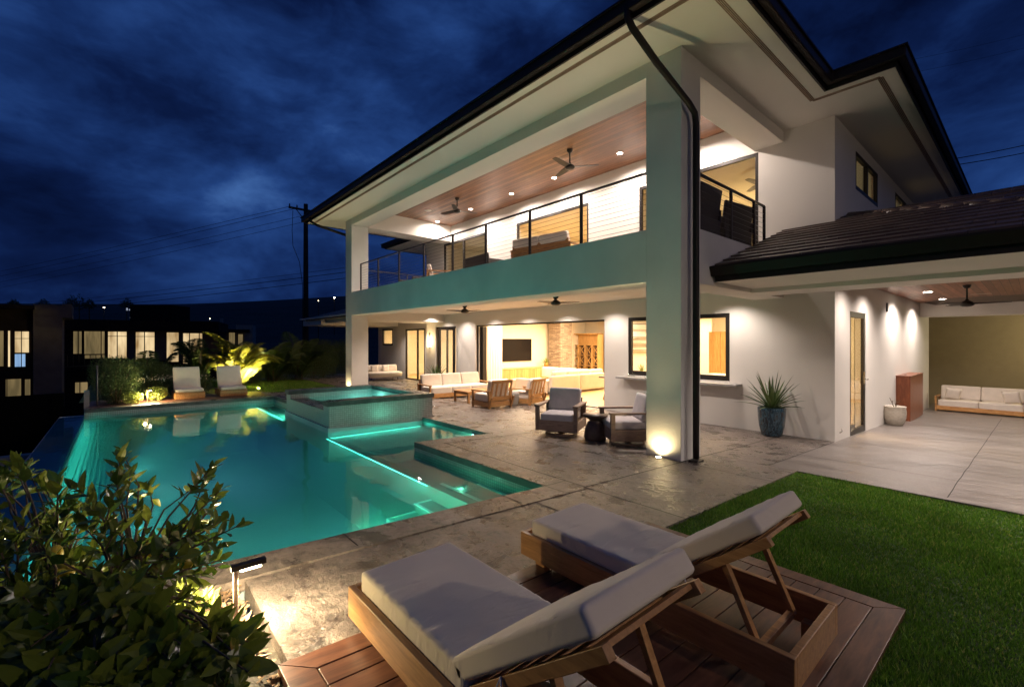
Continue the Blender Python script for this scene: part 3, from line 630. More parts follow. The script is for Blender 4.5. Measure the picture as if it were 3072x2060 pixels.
# lawns
lw = MB(); lw.b2(1.275, 9, -9, .875, -.3, -.025); lw2 = lw.build('lawn', simple('lawn_thatch', (0.035, 0.075, 0.010), .95, var=.35, vscale=30), warp=wg); tag(lw2, kind='structure')
fl = MB(); fl.add([(-22, -7.2, -.03), (-13.95, -7.2, -.03), (-13.95, -2.85, -.03), (-13.3, -2.85, -.03), (-13.3, .35, -.03), (-22, .35, -.03)], [(0, 1, 2, 3, 4, 5)])
lawn2_m = simple('far_lawn_turf', (0.13, 0.17, 0.03), 0.9, bump=0.8, bscale=60, var=0.3, vscale=3, bdist=.03)
tag(fl.build('far_lawn', lawn2_m, warp=wg), kind='structure')
def blades(name, n, xr, yr, h, mask=None, w=.0035, near=True):
    x = rng.uniform(*xr, n); y = rng.uniform(*yr, n)
    if near:
        d = np.hypot(x-CAM.x, y-CAM.y); keep = rng.uniform(0, 1, n) < np.clip(2.6/d, .15, 1); x, y = x[keep], y[keep]
    if mask is not None: k = mask(x, y); x, y = x[k], y[k]
    n = len(x); d = np.hypot(x-CAM.x, y-CAM.y); s = np.clip(d/3.0, 1, 2.2) if near else np.ones(n)*2.5
    a = rng.uniform(0, 2*np.pi, n); hh = h*rng.uniform(.6, 1.25, n)*(1+.25*np.sin(x*3.1+y*2.3)); ln = rng.uniform(.1, .75, n)*hh; la = rng.uniform(0, 2*np.pi, n)
    z = np.where(x < -11, SL*np.maximum(y, -2.9), SL*y)-.03; ww = w*s*rng.uniform(.7, 1.3, n)
    V = np.stack([np.stack([x+np.cos(a)*ww, y+np.sin(a)*ww, z], 1), np.stack([x-np.cos(a)*ww, y-np.sin(a)*ww, z], 1), np.stack([x+np.cos(la)*ln, y+np.sin(la)*ln, z+hh], 1)], 1).reshape(-1, 3)
    F = np.arange(n*3).reshape(-1, 3)
    o = npmesh(name, V, F, grass_leaf); tag(o, 'dense short green grass of the near lawn beside the wooden deck' if near else 'short green grass of the curved lawn beyond the spa', 'grass', kind='stuff')
def m_near(x, y): return ~((x < 2.945) & (y < -2.65) & (y > -5.79))
blades('grass', 760000, (1.262, 7.0), (-7.5, .888), .034, m_near)
blades('grass', 40000, (-19.6, -13.32), (-3.6, .33), .03, lambda x, y: x < -13.3-.6*(y < -2.85), .006, near=False)

# bark mulch in the planting bed
def mulch():
    n = 9000; x = rng.uniform(-.2, 2.6, n); y = rng.uniform(-7.4, -5.80, n); k = ~((x > -13) & (y > -5.76)); x, y = x[k], y[k]; n = len(x)
    l = rng.uniform(.012, .055, n); w = rng.uniform(.004, .012, n); a = rng.uniform(0, np.pi, n); t = rng.normal(0, .35, n)
    D = np.stack([np.cos(a)*np.cos(t), np.sin(a)*np.cos(t), np.sin(t)], 1); N = np.stack([rng.normal(0, .35, n), rng.normal(0, .35, n), np.ones(n)], 1)
    Sd = np.cross(D, N); Sd /= np.linalg.norm(Sd, axis=1)[:, None]
    Cn = np.stack([x, y, gz(y)-.055+rng.uniform(0, .03, n)], 1); l = l[:, None]; w = w[:, None]
    V = np.stack([Cn-D*l-Sd*w, Cn+D*l-Sd*w*.6, Cn+D*l+Sd*w*.6, Cn-D*l+Sd*w], 1).reshape(-1, 3)
    o = npmesh('bark_mulch', V, np.arange(n*4).reshape(-1, 4), mulch_m); tag(o, 'shredded brown bark mulch covering the planting bed', 'mulch', kind='stuff')
mulch()
mb = MB(); mb.b2(-.2, 3.4, -8, -5.81, -.25, -.055); mb.b2(-.28, 0.015, -8, -7.01, -.5, -.055); tag(mb.build('planting_bed', soil, warp=wg), kind='structure')

# ================================================================== THE HOUSE
house = thing('house', 'large white two storey house with lit balcony loggia, broad eaves and open living room', 'house', (-6, 4.25, 0))
HI = Matrix.Translation((6, -4.25, 0))
def H(o, parent=None):
    o.parent = parent or house
    if parent is None: o.matrix_parent_inverse = HI
    return o
def sub(o, par):
    o.parent = par; o.matrix_parent_inverse = Matrix.Identity(4)
    return o
# pillars
H(solid([(-.6, 0, 0, .6, -.3, 6.23)]).build('pillar', stucco, bevel=.008)); H(solid([(-13.27, -12.72, 0, .63, -.3, 6.23)]).build('pillar', stucco, bevel=.008))
# balcony band + floor + drop beams (front and side)
H(solid([(-12.72, -.6, 0, .6, 2.74, 3.58), (-.6, -.005, .6, 4.25, 2.71, 3.58)]).build('balcony_parapet', stucco, bevel=.008))
H(solid([(-13.27, -.6, .6, 4.25, 2.95, 3.57)]).build('balcony_floor', plaster))
H(solid([(-12.72, -.6, 0, .6, 6.0, 6.66), (-.6, -.005, .6, 4.25, 6.0, 6.66), (-13.27, -12.7, .63, 4.25, 6.0, 6.66)]).build('loggia_beam', plaster, bevel=.006))
H(MB().b2(-12.7, -.6, .6, 4.25, 6.655, 6.70).build('wood_ceiling', ceil_x))
# walls, ground floor
Z1 = 2.95
gw = solid([(-14.71, .9, 4.25, 4.45, -.8, 3.58), (-14.71, -14.51, 4.25, 5.5, -.8, Z1), (-22.1, -14.5, 5.3, 5.5, -.8, Z1), (.7, .9, 4.25, 16.2, -.8, 3.58), (.35, .9, 14.2, 15.0, -.8, 3.2)],
           [(-10.95, -4.69, 4.2, 4.5, -.17, 2.43), (-13.93, -12.32, 4.2, 4.5, -.17, 2.43), (-3.88, -1.13, 4.2, 4.5, .88, 2.45),
            (-18.71, -16.68, 5.2, 5.6, -.22, 2.45), (-21.52, -20.21, 5.2, 5.6, 1.57, 2.51), (.6, 1, 5.35, 6.71, -.27, 2.44)])
H(gw.build('ground_floor_wall', plaster))
uw = solid([(-14.73, .9, 4.25, 4.45, 3.58, 6.66), (.7, .9, 4.25, 16.2, 3.58, 6.3), (-14.73, -14.53, 4.25, 12, 3.58, 6.3)],
           [(-13.27, -10.32, 4.2, 4.5, 3.6, 5.98), (-8.53, -5.28, 4.2, 4.5, 3.6, 5.95), (-3.53, -.51, 4.2, 4.5, 3.6, 5.95), (.6, 1, 5.82, 7.96, 5.13, 5.97), (.6, 1, 10.08, 11.81, 5.13, 5.99)])
H(uw.build('upper_wall', plaster))
# ground-floor porch: soffit beams and left porch
H(solid([(-14.9, -13.2, .63, 4.25, 2.62, 2.95), (-14.9, -13.2, 4.24, 5.3, 2.70, 2.95), (-22.5, -19.6, 1.2, 5.3, 2.62, 2.9), (-19.6, -14.9, 1.4, 1.9, 2.70, 2.95)], [(-14.4, -13.7, 1.0, 3.9, 2.5, 2.85)]).build('porch_beam', plaster))
H(MB().b2(-22.4, -13.28, 1.0, 5.31, 2.93, 3.0).build('porch_ceiling', plaster))
# main roof: soffit, fascia, gutter, tiles
FP = [(-14.5, 1.06, -1.05, 14.7), (-14.5, 2.03, 3.05, 14.7), (-17.0, -14.4, 3.3, 13)]
hole = (-12.71, -.59, .59, 4.26, 6, 7)
H(solid([(a+.02, b-.02, c+.02, d-.02, 6.232, 6.26) for a, b, c, d in FP], [(-12.715, -.3, .3, 4.3, 6, 7)]).build('soffit', plaster))
vn = MB()
for k in range(4):
    o_ = k*.022
    for x0, y0, x1, y1 in ((-14.2, -.81, .79, -.81), (.79, -.81, .79, 3.3), (.79, 3.3, 1.77, 3.3), (1.77, 3.3, 1.77, 14.5)):
        if x0 == x1: vn.b2(x0-.04+o_, x0-.028+o_, y0, y1, 6.224, 6.236)
        else: vn.b2(x0, x1, y0-.04+o_, y0-.028+o_, 6.224, 6.236)
H(vn.build('soffit_vent', greyteak))
def ring(fps, g0, g1, z0, z1):
    A = [(a-g1, b+g1, c-g1, d+g1, z0, z1) for a, b, c, d in fps]; B = [(a+g0, b-g0, c+g0, d-g0, z0-1, z1+1) for a, b, c, d in fps]
    return solid(A, B)
H(ring(FP, .03, 0.0, 6.21, 6.50).build('fascia', dark)); 
H(ring(FP, -.012, 0.125, 6.27, 6.44).build('gutter', black, bevel=.02))
H(ring(FP, -.02, 0.15, 6.425, 6.455).build('gutter_lip', black))
def hip(name, fp, z, pitch, m, ov=.06, rows=None, step=.02):
    a, b, c, d = fp; a -= ov; b += ov; c -= ov; d += ov; mb = MB(); run = .36; n = int(min(b-a, d-c)/2/run); z0 = z
    for k in range(n):
        i0, i1 = k*run, (k+1)*run+.03; za, zb = z0+i0*pitch+step, z0+i1*pitch
        p0 = [(a+i0, c+i0), (b-i0, c+i0), (b-i0, d-i0), (a+i0, d-i0)]; p1 = [(a+i1, c+i1), (b-i1, c+i1), (b-i1, d-i1), (a+i1, d-i1)]
        vs = [(*p, za-step-.02) for p in p0]+[(*p, za) for p in p0]+[(*p, zb) for p in p1]
        fs = [(j, (j+1) % 4, 4+(j+1) % 4, 4+j) for j in range(4)]+[(4+j, 4+(j+1) % 4, 8+(j+1) % 4, 8+j) for j in range(4)]
        mb.add(vs, fs)
    H(mb.build(name, m))
hip('roof', (-.3, 2.03, 3.05, 14.7), 6.47, .32, rooftile); hip('roof', (-14.5, 1.06, -1.05, 14.6), 6.475, .32, rooftile)
# lower wing roof over the side porch (falls towards the camera side)
def shed(name, x0, x1, y0, y1, z, pitch, m, run=.30):
    mb = MB(); k = 0; y = y0; rr = random.Random(3)
    while y < y1-.01:
        yb = min(y+run+.02, y1); za = z+(y-y0)*pitch; zb = z+(yb-y0)*pitch; x = x0
        while x < x1:
            xb = min(x+.42, x1); h = .028+rr.uniform(0, .008)
            if x == x0 and k % 2: xb = x+.21
            mb.add([(x, y, za-.02), (xb-.006, y, za-.02), (xb-.006, y, za+h), (x, y, za+h), (x, yb, zb+.006), (xb-.006, yb, zb+.006)], [(0, 1, 2, 3), (3, 2, 5, 4), (0, 3, 4), (1, 5, 2)])
            x = xb
        y += run; k += 1
    H(mb.build(name, m))
shed('porch_roof', .03, 7, 1.02, 4.25, 3.035, .345, rooftile); shed('porch_roof', .92, 7, 4.25, 4.85, 4.15, .345, rooftile)
# ridge that falls away to the right, seen as a line of cap tiles
rc = MB(); A_, B_ = Vector((1.0, 4.86, 4.37)), Vector((3.6, 2.95, 3.71))
for k in range(9):
    p = A_.lerp(B_, k/9); q = A_.lerp(B_, (k+1)/9+.02); rc.tube([p+Vector((0, 0, -.03)), q+Vector((0, 0, -.055))], [.085, .10], 8)
H(rc.build('ridge_cap', rooftile))
bk = MB(); bk.add([(.92, 4.8, 4.33), (3.7, 2.85, 3.66), (7, 2.85, 3.66), (7, 16, 2.9), (.92, 16, 2.9)], [(0, 1, 2, 3, 4)]); H(bk.build('porch_roof_back', rooftile))
H(MB().b2(.03, 7, 1.03, 1.06, 2.77, 3.03).build('porch_fascia', black))
gp = MB(); gp.add([(x, y, z) for x in (0.0, 7) for y, z in ((1.03, 2.86), (.955, 2.86), (.94, 2.90), (.90, 2.99), (.90, 3.02), (.925, 3.02), (.97, 2.885), (1.03, 2.885))], [(0, 1, 2, 3, 4, 5, 6, 7)[::-1], tuple(range(8, 16))]+[(k, (k+1) % 8, 8+(k+1) % 8, 8+k) for k in range(8)])
H(gp.build('porch_gutter', black))
H(solid([(0.0, 7, 1.06, 2.55, 2.775, 2.80), (0.0, 7, 2.55, 3.35, 2.70, 3.1)]).build('porch_soffit', plaster, bevel=.004))
H(solid([(.9, 7, 3.35, 14.2, 3.1, 3.16)]).build('wing_wood_ceiling', ceil_y))
H(solid([(.9, 7, 14.2, 15.0, 2.63, 3.3)]).build('wing_beam', plaster))
H(solid([(.38, 7, 19.4, 19.6, -1.2, 3.4), (.2, .4, 15.0, 19.6, -1.2, 3.4), (.2, 7, 15.0, 19.4, 3.0, 3.1)]).build('garage_wall', simple('tan_plaster', (0.33, 0.27, 0.17), .85, var=.05)))
lv = MB()
for k in range(7): lv.b2(2.2, 7, 15.6+k*.5, 15.9+k*.5, 2.93, 2.99)
H(lv.build('louvred_vent', plaster))
# left lower roof
ll = MB(); 
for k in range(9):
    y = 1.1+k*.33; z = 2.98+k*.33*.33
    ll.add([(-21.6+k*.3, y, z-.02), (-13.3, y, z-.02), (-13.3, y, z+.03), (-21.6+k*.3, y, z+.03), (-21.6+(k+1)*.3, y+.35, z+.33*.35), (-13.3, y+.35, z+.33*.35)], [(0, 1, 2, 3), (3, 2, 5, 4)])
    ll.add([(-21.6+k*.3, y, z), (-21.6+k*.3, 12, z), (-21.6+(k+1)*.3, 12, z+.1), (-21.6+(k+1)*.3, y+.33, z+.1)], [(0, 3, 2, 1)])
H(ll.build('side_porch_roof', rooftile)); H(solid([(-21.6, -13.3, 1.08, 1.12, 2.86, 3.02), (-21.64, -21.6, 1.08, 6, 2.86, 3.02)]).build('side_porch_fascia', dark)); H(solid([(-21.6, -13.3, 1.12, 1.3, 2.86, 2.94)]).build('side_porch_soffit', plaster))

# downpipes
dp = MB(); dp.tube([(-.16, -1.13, 6.36), (-.16, -1.13, 6.20), (-.13, -1.07, 6.08), (-.02, -.62, 5.72), (.12, .0, 5.32), (.13, .16, 5.22), (.13, .20, 5.08), (.13, .20, .25), (.13, .20, .03)], [.050]*4+[.047]*5, 12)
H(dp.build('downpipe', black))
d2 = MB(); d2.tube([(-13.75, -1.13, 6.36), (-13.75, -1.1, 6.15), (-13.6, -.9, 6.0), (-13.32, .25, 5.70)], .05, 10); H(d2.build('downpipe', black))
sk = MB(); sk.box((.13, .2, -.01), (.14, .2, .05)); H(sk.build('downpipe_shoe', black))

# railings (front and side of the balcony)
def railing(x0, y0, x1, y1, posts, z0, z1, par, n=10):
    a = Vector((x0, y0, 0)); b = Vector((x1, y1, 0)); r_ = MB(); r_.bar(a+Vector((0, 0, z1)), b+Vector((0, 0, z1)), .045, .03); top = H(r_.build('railing', rail_m))
    for t in posts:
        p = a.lerp(b, t); m = MB(); m.box((p.x, p.y, (z0+z1)/2), (.045, .045, z1-z0)); o = m.build('post', rail_m, bevel=.003); o.parent = top
    cb_ = MB()
    for k in range(n):
        z = z0+.08+(z1-z0-.14)*k/(n-1); cb_.tube([a+Vector((0, 0, z)), b+Vector((0, 0, z))], .0035, 4)
    o = cb_.build('cable', cable_m); o.parent = top
L_ = 12.14-.62
railing(-12.12, .1, -.62, .1, [0, (12.12-10.7)/L_, (12.12-9.23)/L_, (12.12-7.74)/L_, (12.12-6.29)/L_, (12.12-4.9)/L_, (12.12-3.4)/L_, (12.12-2.01)/L_, 1], 3.58, 4.52, None)
railing(-.06, .62, -.06, 3.34, [(1.84-.62)/2.72, (2.84-.62)/2.72, 1], 3.58, 4.48, None, 9)
railing(-13.1, .65, -13.1, 4.2, [.5], 3.58, 4.48, None, 9)

# framed openings
def framed(name, axis, pos, a0, a1, z0, z1, mull=(), fw=.06, d=.08, fm=None, glass=True, bars=(), inset=.0):
    """frame in the wall plane; axis 'x' = wall runs along X at y=pos, 'y' = along Y at x=pos"""
    fm = fm or dark; m = MB()
    def bx(u0, u1, w0, w1, dd=d, mb=m):
        if axis == 'x': mb.b2(u0, u1, pos+inset-dd/2, pos+inset+dd/2, w0, w1)
        else: mb.b2(pos-inset-dd/2, pos-inset+dd/2, u0, u1, w0, w1)
    bx(a0, a0+fw, z0, z1); bx(a1-fw, a1, z0, z1); bx(a0+fw, a1-fw, z1-fw, z1); bx(a0+fw, a1-fw, z0, z0+fw*1.2)
    for q in mull: bx(q-fw/2, q+fw/2, z0+fw*1.2, z1-fw)
    for q in bars: bx(a0+fw, a1-fw, q-.012, q+.012, d*.6)
    o = H(m.build(name, fm, bevel=.004))
    if glass:
        g = MB(); bx(a0+fw*.5, a1-fw*.5, z0+fw*.5, z1-fw*.5, .008, g); p = g.build('pane', glass_m); p.parent = o; 
    return o
framed('sliding_door', 'x', 4.30, -13.27, -10.32, 3.6, 5.98, (-11.81,), .07)
w1 = framed('sliding_door', 'x', 4.30, -8.53, -5.28, 3.6, 5.95, (), .07, glass=False)
framed('sliding_door', 'x', 4.30, -3.53, -.51, 3.6, 5.95, (-2.9, -1.9), .07)
framed('window', 'y', .86, 5.82, 7.96, 5.13, 5.97, (6.92,), .08); framed('window', 'y', .86, 10.08, 11.81, 5.13, 5.99, (), .08)
for a_, b_ in ((5.9, 7.88), (10.16, 11.73)): bl_ = MB(); bl_.b2(.765, .775, a_, b_, 5.16, 5.94); H(bl_.build('glowing_blind', litdim))  # blind glows by itself in place of room lamps lighting it from behind
framed('window', 'x', 4.30, -3.88, -1.13, .88, 2.45, (-2.75, -2.1), .10)
dd = framed('glass_door', 'y', .86, 5.35, 6.71, -.27, 2.44, (), .12, .06)
m = MB(); m.tube([(.91, 6.6, .93), (.97, 6.6, .93), (.97, 6.45, .93)], .012, 8); m.b2(.895, .905, 6.56, 6.64, .82, 1.1); h = m.build('handle', chrome); h.parent = dd
framed('sliding_door', 'x', 5.34, -18.71, -16.68, -.24, 2.45, (-17.45,), .08)
framed('window', 'x', 5.34, -21.52, -20.21, 1.57, 2.51, (), .09)
framed('folding_door_frame', 'x', 4.33, -10.95, -4.69, -.2, 2.43, (), .05, .06, glass=False)
framed('folding_door_frame', 'x', 4.33, -13.93, -12.32, -.2, 2.43, (-13.1,), .07, .07)
m = MB(); 
for x in (-10.88, -10.80, -10.72): m.b2(x-.025, x+.025, 4.42, 4.60, -.17, 2.38)
H(m.build('folded_door_leaves', dark))
m = MB(); m.b2(-12.36, -12.30, 3.45, 4.2, -.12, 2.36)
lf = H(solid([(-12.38, -12.31, 3.42, 4.22, -.13, 2.38)], [(-13, -12, 3.52, 4.12, .08, 2.26)]).build('open_door_leaf', dark, bevel=.004)); g = MB(); g.b2(-12.35, -12.34, 3.5, 4.14, .05, 2.3); g = g.build('pane', glass_m); g.parent = lf
# serving counters
H(solid([(-4.05, -.85, 3.9, 4.25, .79, .84)]).build('serving_counter', concrete_m, bevel=.006))
H(MB().b2(.902, .93, 8.9, 9.02, 2.58, 2.81).build('wall_vent', dark))
H(MB().tube([(.93, 4.45, -.02), (.97, 4.45, .02), (.95, 4.5, .06)], .012, 6).build('hose_tap', chrome))

# ---------------- rooms
def room(name, x0, x1, y0, y1, z0, z1, m=innerwall, fm=oakfloor, openf=(), t=.05):
    w = solid([(x0-t, x1+t, y0, y1+t, z0-.001, z1+t)], [(x0, x1, y0-1, y1, z0-1, z1)]+list(openf)); H(w.build(name+'_walls', m))
    f = MB(); f.b2(x0, x1, y0, y1, z0-.04, z0); H(f.build(name+'_floor', fm))
room('living_room', -14.0, -4.0, 4.46, 14.5, -.17, 2.92, openf=[(-3.99, -3, 4.6, 12, .0, 2.9), (-4.06, -3.9, 4.5, 12, 0, 2.9)])
room('kitchen', -3.94, .62, 4.46, 9.5, -.17, 2.92, openf=[(-4.1, -3.93, 4.5, 9.4, 0, 2.9), (.6, .7, 5.3, 6.76, -.3, 2.5)])
room('side_room', -22.0, -14.8, 5.51, 10, -.22, 2.92)
room('upper_room', -14.4, -9.6, 4.46, 9, 3.6, 6.15); room('upper_room', -9.4, -4.4, 4.46, 9, 3.6, 6.15); room('upper_room', -4.2, .6, 4.46, 12.5, 3.6, 6.15, openf=[(.59, .7, 5.8, 8, 5.1, 6), (.59, .7, 10, 11.9, 5.1, 6)])
light('AREA', 'living_ceiling_lamp', (-10, 8.6, 2.88), 850, (1, .73, .45), (-10, 8.6, 0), size=(5, 6))
light('AREA', 'living_ceiling_lamp', (-7.0, 12.0, 2.88), 220, (1, .76, .45), (-7, 12, 0), size=(3, 3))
light('AREA', 'kitchen_ceiling_lamp', (-1.6, 6.8, 2.88), 300, (1, .72, .38), (-1.6, 6.8, 0), size=(3, 3))
light('AREA', 'side_room_lamp', (-18, 7.5, 2.88), 260, (1, .74, .40), (-18, 7.5, 0), size=(3, 3))
light('POINT', 'upper_room_lamp', (-12, 7, 5.4), 14, (1, .80, .45), radius=.15)
light('AREA', 'upper_room_lamp', (-7, 7, 6.1), 150, (1, .74, .38), (-7, 7, 0), size=(2.5, 2.5))
light('POINT', 'upper_room_lamp', (-1.9, 8.2, 4.6), 75, (1, .72, .34), radius=.2)

# ================================================================== LAMPS OF THE HOUSE AND GARDEN
def downlight(label, loc, power, group, color=WHITE, r=.07, angle=125):
    t = thing('recessed_light', label, 'ceiling light', loc, 0, group)
    a = MB(); a.lathe([(r*.62, .0), (r, -.004), (r*1.15, -.009), (r*1.22, -.004), (r*1.22, .004)], 24); a.build('trim_ring', white_fab, t)
    b = MB(); b.lathe([(r*.9, -.0105), (r*.9, -.007)], 20); b.build('lens', lamp_e, t)
    light('SPOT', 'recessed_lamp', (0, 0, -.03), power, color, parent=None, radius=.04, angle=angle, blend=.5).parent = t
    return t
for k, X_ in enumerate((-12.43, -10.13, -7.84, -5.9, -3.56)):
    downlight(['lit downlight in the cedar ceiling, farthest of the five above the balcony', 'lit downlight in the cedar ceiling beside the far balcony fan', 'lit downlight in the cedar ceiling midway between the two balcony fans',
               'lit downlight in the cedar ceiling just below the nearer balcony fan', 'lit downlight in the cedar ceiling closest to the big corner pillar'][k], (X_, 3.42, 6.655), 165, 'downlights in the balcony ceiling', angle=168)
for X_ in (-1.7,): light('SPOT', 'balcony_lamp', (X_, 3.42, 6.6), 150, WHITE, (X_, 3.42, 0), radius=.04, angle=168, blend=.5)
downlight('lit round downlight in the porch ceiling, nearer one above the glass door wall', (1.62, 9.74, 3.1), 190, 'downlights in the side porch ceiling', r=.095, angle=150)
downlight('lit round downlight in the porch ceiling beside the far white beam', (1.62, 12.76, 3.1), 190, 'downlights in the side porch ceiling', r=.095, angle=150)
light('SPOT', 'wing_lamp', (1.62, 6.5, 3.05), 170, WHITE, (1.62, 6.5, 0), radius=.05, angle=150, blend=1)
light('SPOT', 'wing_lamp', (1.62, 4.7, 3.05), 110, WHITE, (1.62, 4.7, 0), radius=.05, angle=150, blend=1)
light('SPOT', 'wing_lamp', (3.6, 6.9, 3.05), 260, WHITE, (3.6, 6.9, 0), radius=.1, angle=150, blend=.9)
light('SPOT', 'wing_lamp', (3.6, 11.3, 3.05), 180, WHITE, (3.6, 11.3, 0), radius=.1, angle=150, blend=.9)
for X_ in (-12.9, -11.5, -9.7, -7.9, -6.1, -4.3, -2.5, -1.0):
    light('SPOT', 'porch_lamp', (X_, 3.62, 2.93), 95, WHITE, (X_, 3.62, 0), radius=.04, angle=130, blend=.8)
for X_ in (-10.5, -6.5, -2.5):
    light('SPOT', 'porch_lamp', (X_, 1.5, 2.93), 260, WHITE, (X_, 1.5, 0), radius=.06, angle=150, blend=.9)
light('SPOT', 'porch_lamp', (-17.6, 4.4, 2.9), 160, WHITE, (-17.6, 4.4, 0), radius=.05, angle=130, blend=.8)
light('SPOT', 'added_lawn_fill', (3.9, 1.8, 2.76), 420, WHITE, (3.9, 1.6, 0), radius=.06, angle=160, blend=.9)  # added fill for lawn and patio; the soffit has no lamp here
light('POINT', 'garage_lamp', (5.0, 17.0, 2.4), 110, (1, .85, .5), radius=.2)
def uplight(label, loc, power, target, angle=70, color=YEL, group='ground uplights'):
    t = thing('ground_uplight', label, 'garden light', loc, 0, group)
    a = MB(); a.lathe([(.055, -.03), (.06, .004), (.048, .008), (.045, .004)], 20); a.build('housing', black, t)
    b = MB(); b.lathe([(.04, .004), (.04, .0065)], 16); b.build('lens', lampw_e, t)
    if power < 400:
        light('SPOT', 'uplight_lamp', Vector(loc)+Vector((0, -.22, .03)), power, color, Vector(loc)+Vector((0, -.9, 1)), None, .03, 110, 1.0)
        light('SPOT', 'uplight_lamp', Vector(loc)+Vector((0, 0, .03)), 26, color, Vector(loc)+Vector((0, -.02, 1)), None, .03, 165, 1.0)
    else: light('SPOT', 'uplight_lamp', Vector(loc)+Vector((0, 0, .03)), power, color, target, None, .03, angle, 1.0)
    return t
uplight('lit ground uplight at the foot of the big corner pillar', (-.33, -.08, .008), 270, (-.33, -.12, 3), 165)
uplight('lit ground uplight at the foot of the far left pillar', (-12.98, -.08, .012), 280, (-12.98, -.12, 3), 165)
uplight('lit ground uplight under the bright yellow palm beside the far loungers', (-15.3, -2.45, .05), 2400, (-16.85, -2.95, 1.35), 80, (1, .82, .30))
# pool lamps: round lenses set in the walls of the pool
def poollight(label, loc, tgt, power, color=TEAL, angle=170, n=(0, 0, 1), rad=.09):
    t = thing('pool_light', label, 'pool light', loc, 0, 'underwater pool lights')
    d = (Vector(tgt)-Vector(loc)).normalized(); q = Vector(n).normalized().to_track_quat('Z', 'Y').to_matrix()
    a = MB(); a.lathe([(.09, -.01), (.095, .012), (.075, .02)], 20); a.v = [tuple(q@Vector(v)) for v in a.v]; a.build('bezel', chrome, t)
    b = MB(); b.lathe([(.072, .012), (.07, .022)], 20); b.v = [tuple(q@Vector(v)) for v in b.v]; b.build('lens', pool_e, t)
    light('SPOT', 'pool_lamp', Vector(loc)+Vector(n)*.06, power, color, tgt, None, rad, angle, .9)
PL = 70
poollight('underwater light low in the near end wall of the deep pool, by the path light', (-.28, -6.3, -.75), (-6, -6.0, -1.1), PL, n=(-1, 0, 0))
poollight('underwater light midway along the near end wall of the deep pool', (-.28, -5.3, -.75), (-6, -5.2, -1.1), PL, n=(-1, 0, 0))
poollight('underwater light in the near end wall of the deep pool, by the steps', (-.28, -4.3, -.75), (-6, -4.6, -1.1), PL, n=(-1, 0, 0))
poollight('underwater light in the infinity edge wall toward the far end', (-9.0, -6.32, -.9), (-9, -3, -1.2), PL*.9, n=(0, 1, 0))
poollight('underwater light in the infinity edge wall at mid length', (-5.0, -6.32, -.9), (-5, -3, -1.2), PL*.6, n=(0, 1, 0))
def strip(label, loc, L_, along, power, tgt, w=.008, aw=.05):  # bright pool edges put in as emission, each with an added area lamp
    t = thing('glow_edge', label, 'glowing edge', loc, 0, 'glowing strips in the pool')
    MB().box((0, 0, 0), (L_, w, w) if along == 'x' else (w, L_, w)).build('glow_line', strip_e, t)
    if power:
        o = light('AREA', 'added_edge_lamp', Vector(loc)+Vector(tgt)*.02, power, (.10, 1, .72), Vector(loc)+Vector(tgt), size=(L_, aw))
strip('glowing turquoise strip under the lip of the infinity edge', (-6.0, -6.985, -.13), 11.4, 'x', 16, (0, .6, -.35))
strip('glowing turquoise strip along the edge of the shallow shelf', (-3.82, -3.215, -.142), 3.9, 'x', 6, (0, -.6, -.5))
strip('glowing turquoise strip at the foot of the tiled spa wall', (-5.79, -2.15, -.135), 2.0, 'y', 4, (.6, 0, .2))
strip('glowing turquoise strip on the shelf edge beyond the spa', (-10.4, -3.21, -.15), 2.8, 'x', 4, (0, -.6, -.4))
poollight('bright underwater light in the side wall of the shallow shelf near the spa', (-3.8, -1.06, -.105), (-4.9, -3, -.3), 40, (.25, 1, .66), n=(0, -1, 0), rad=.03)
poollight('underwater light in the shallow corner beyond the spa', (-9.4, -2.76, -.13), (-10, -4, -.3), 45, (.2, 1, .66), n=(0, -1, 0), rad=.03)
light('SPOT', 'step_lamp', (-1.1, -4.7, -.34), 34, (.12, 1, .45), (-1.1, -3.2, -.32), radius=.04, angle=120)
light('POINT', 'step_lamp', (-1.0, -4.15, -.30), 6, (.1, 1, .5), radius=.03); light('POINT', 'step_lamp', (-1.5, -2.95, -.12), .4, (.3, 1, .6), radius=.02)
light('POINT', 'spa_lamp', (-7.9, -1.3, .22), 10, (.35, 1, .85), radius=.06); light('POINT', 'spa_lamp', (-6.9, -2.0, .03), 7, (.2, 1, .75), radius=.08)

# wall sconce on the pier
t = thing('wall_sconce', 'glowing curved glass wall sconce on the pier left of the folding door', 'wall light', (-14.42, 4.24, 1.84), 0)
a = MB(); pr_ = []
for k in range(9): an = math.pi*k/8; pr_.append((math.cos(an)*.13, -math.sin(an)*.11))
a.add([(x, y, z) for z in (-.30, .30) for x, y in pr_], [(k, k+1, 10+k-1+0, 9+k) for k in range(8)], True); a.build('glass_shade', sconce_e, t)
MB().box((0, -.01, 0), (.12, .02, .66)).build('back_plate', chrome, t)
light('POINT', 'sconce_lamp', (-14.42, 4.02, 1.84), 22, (1, .72, .38), radius=.12)

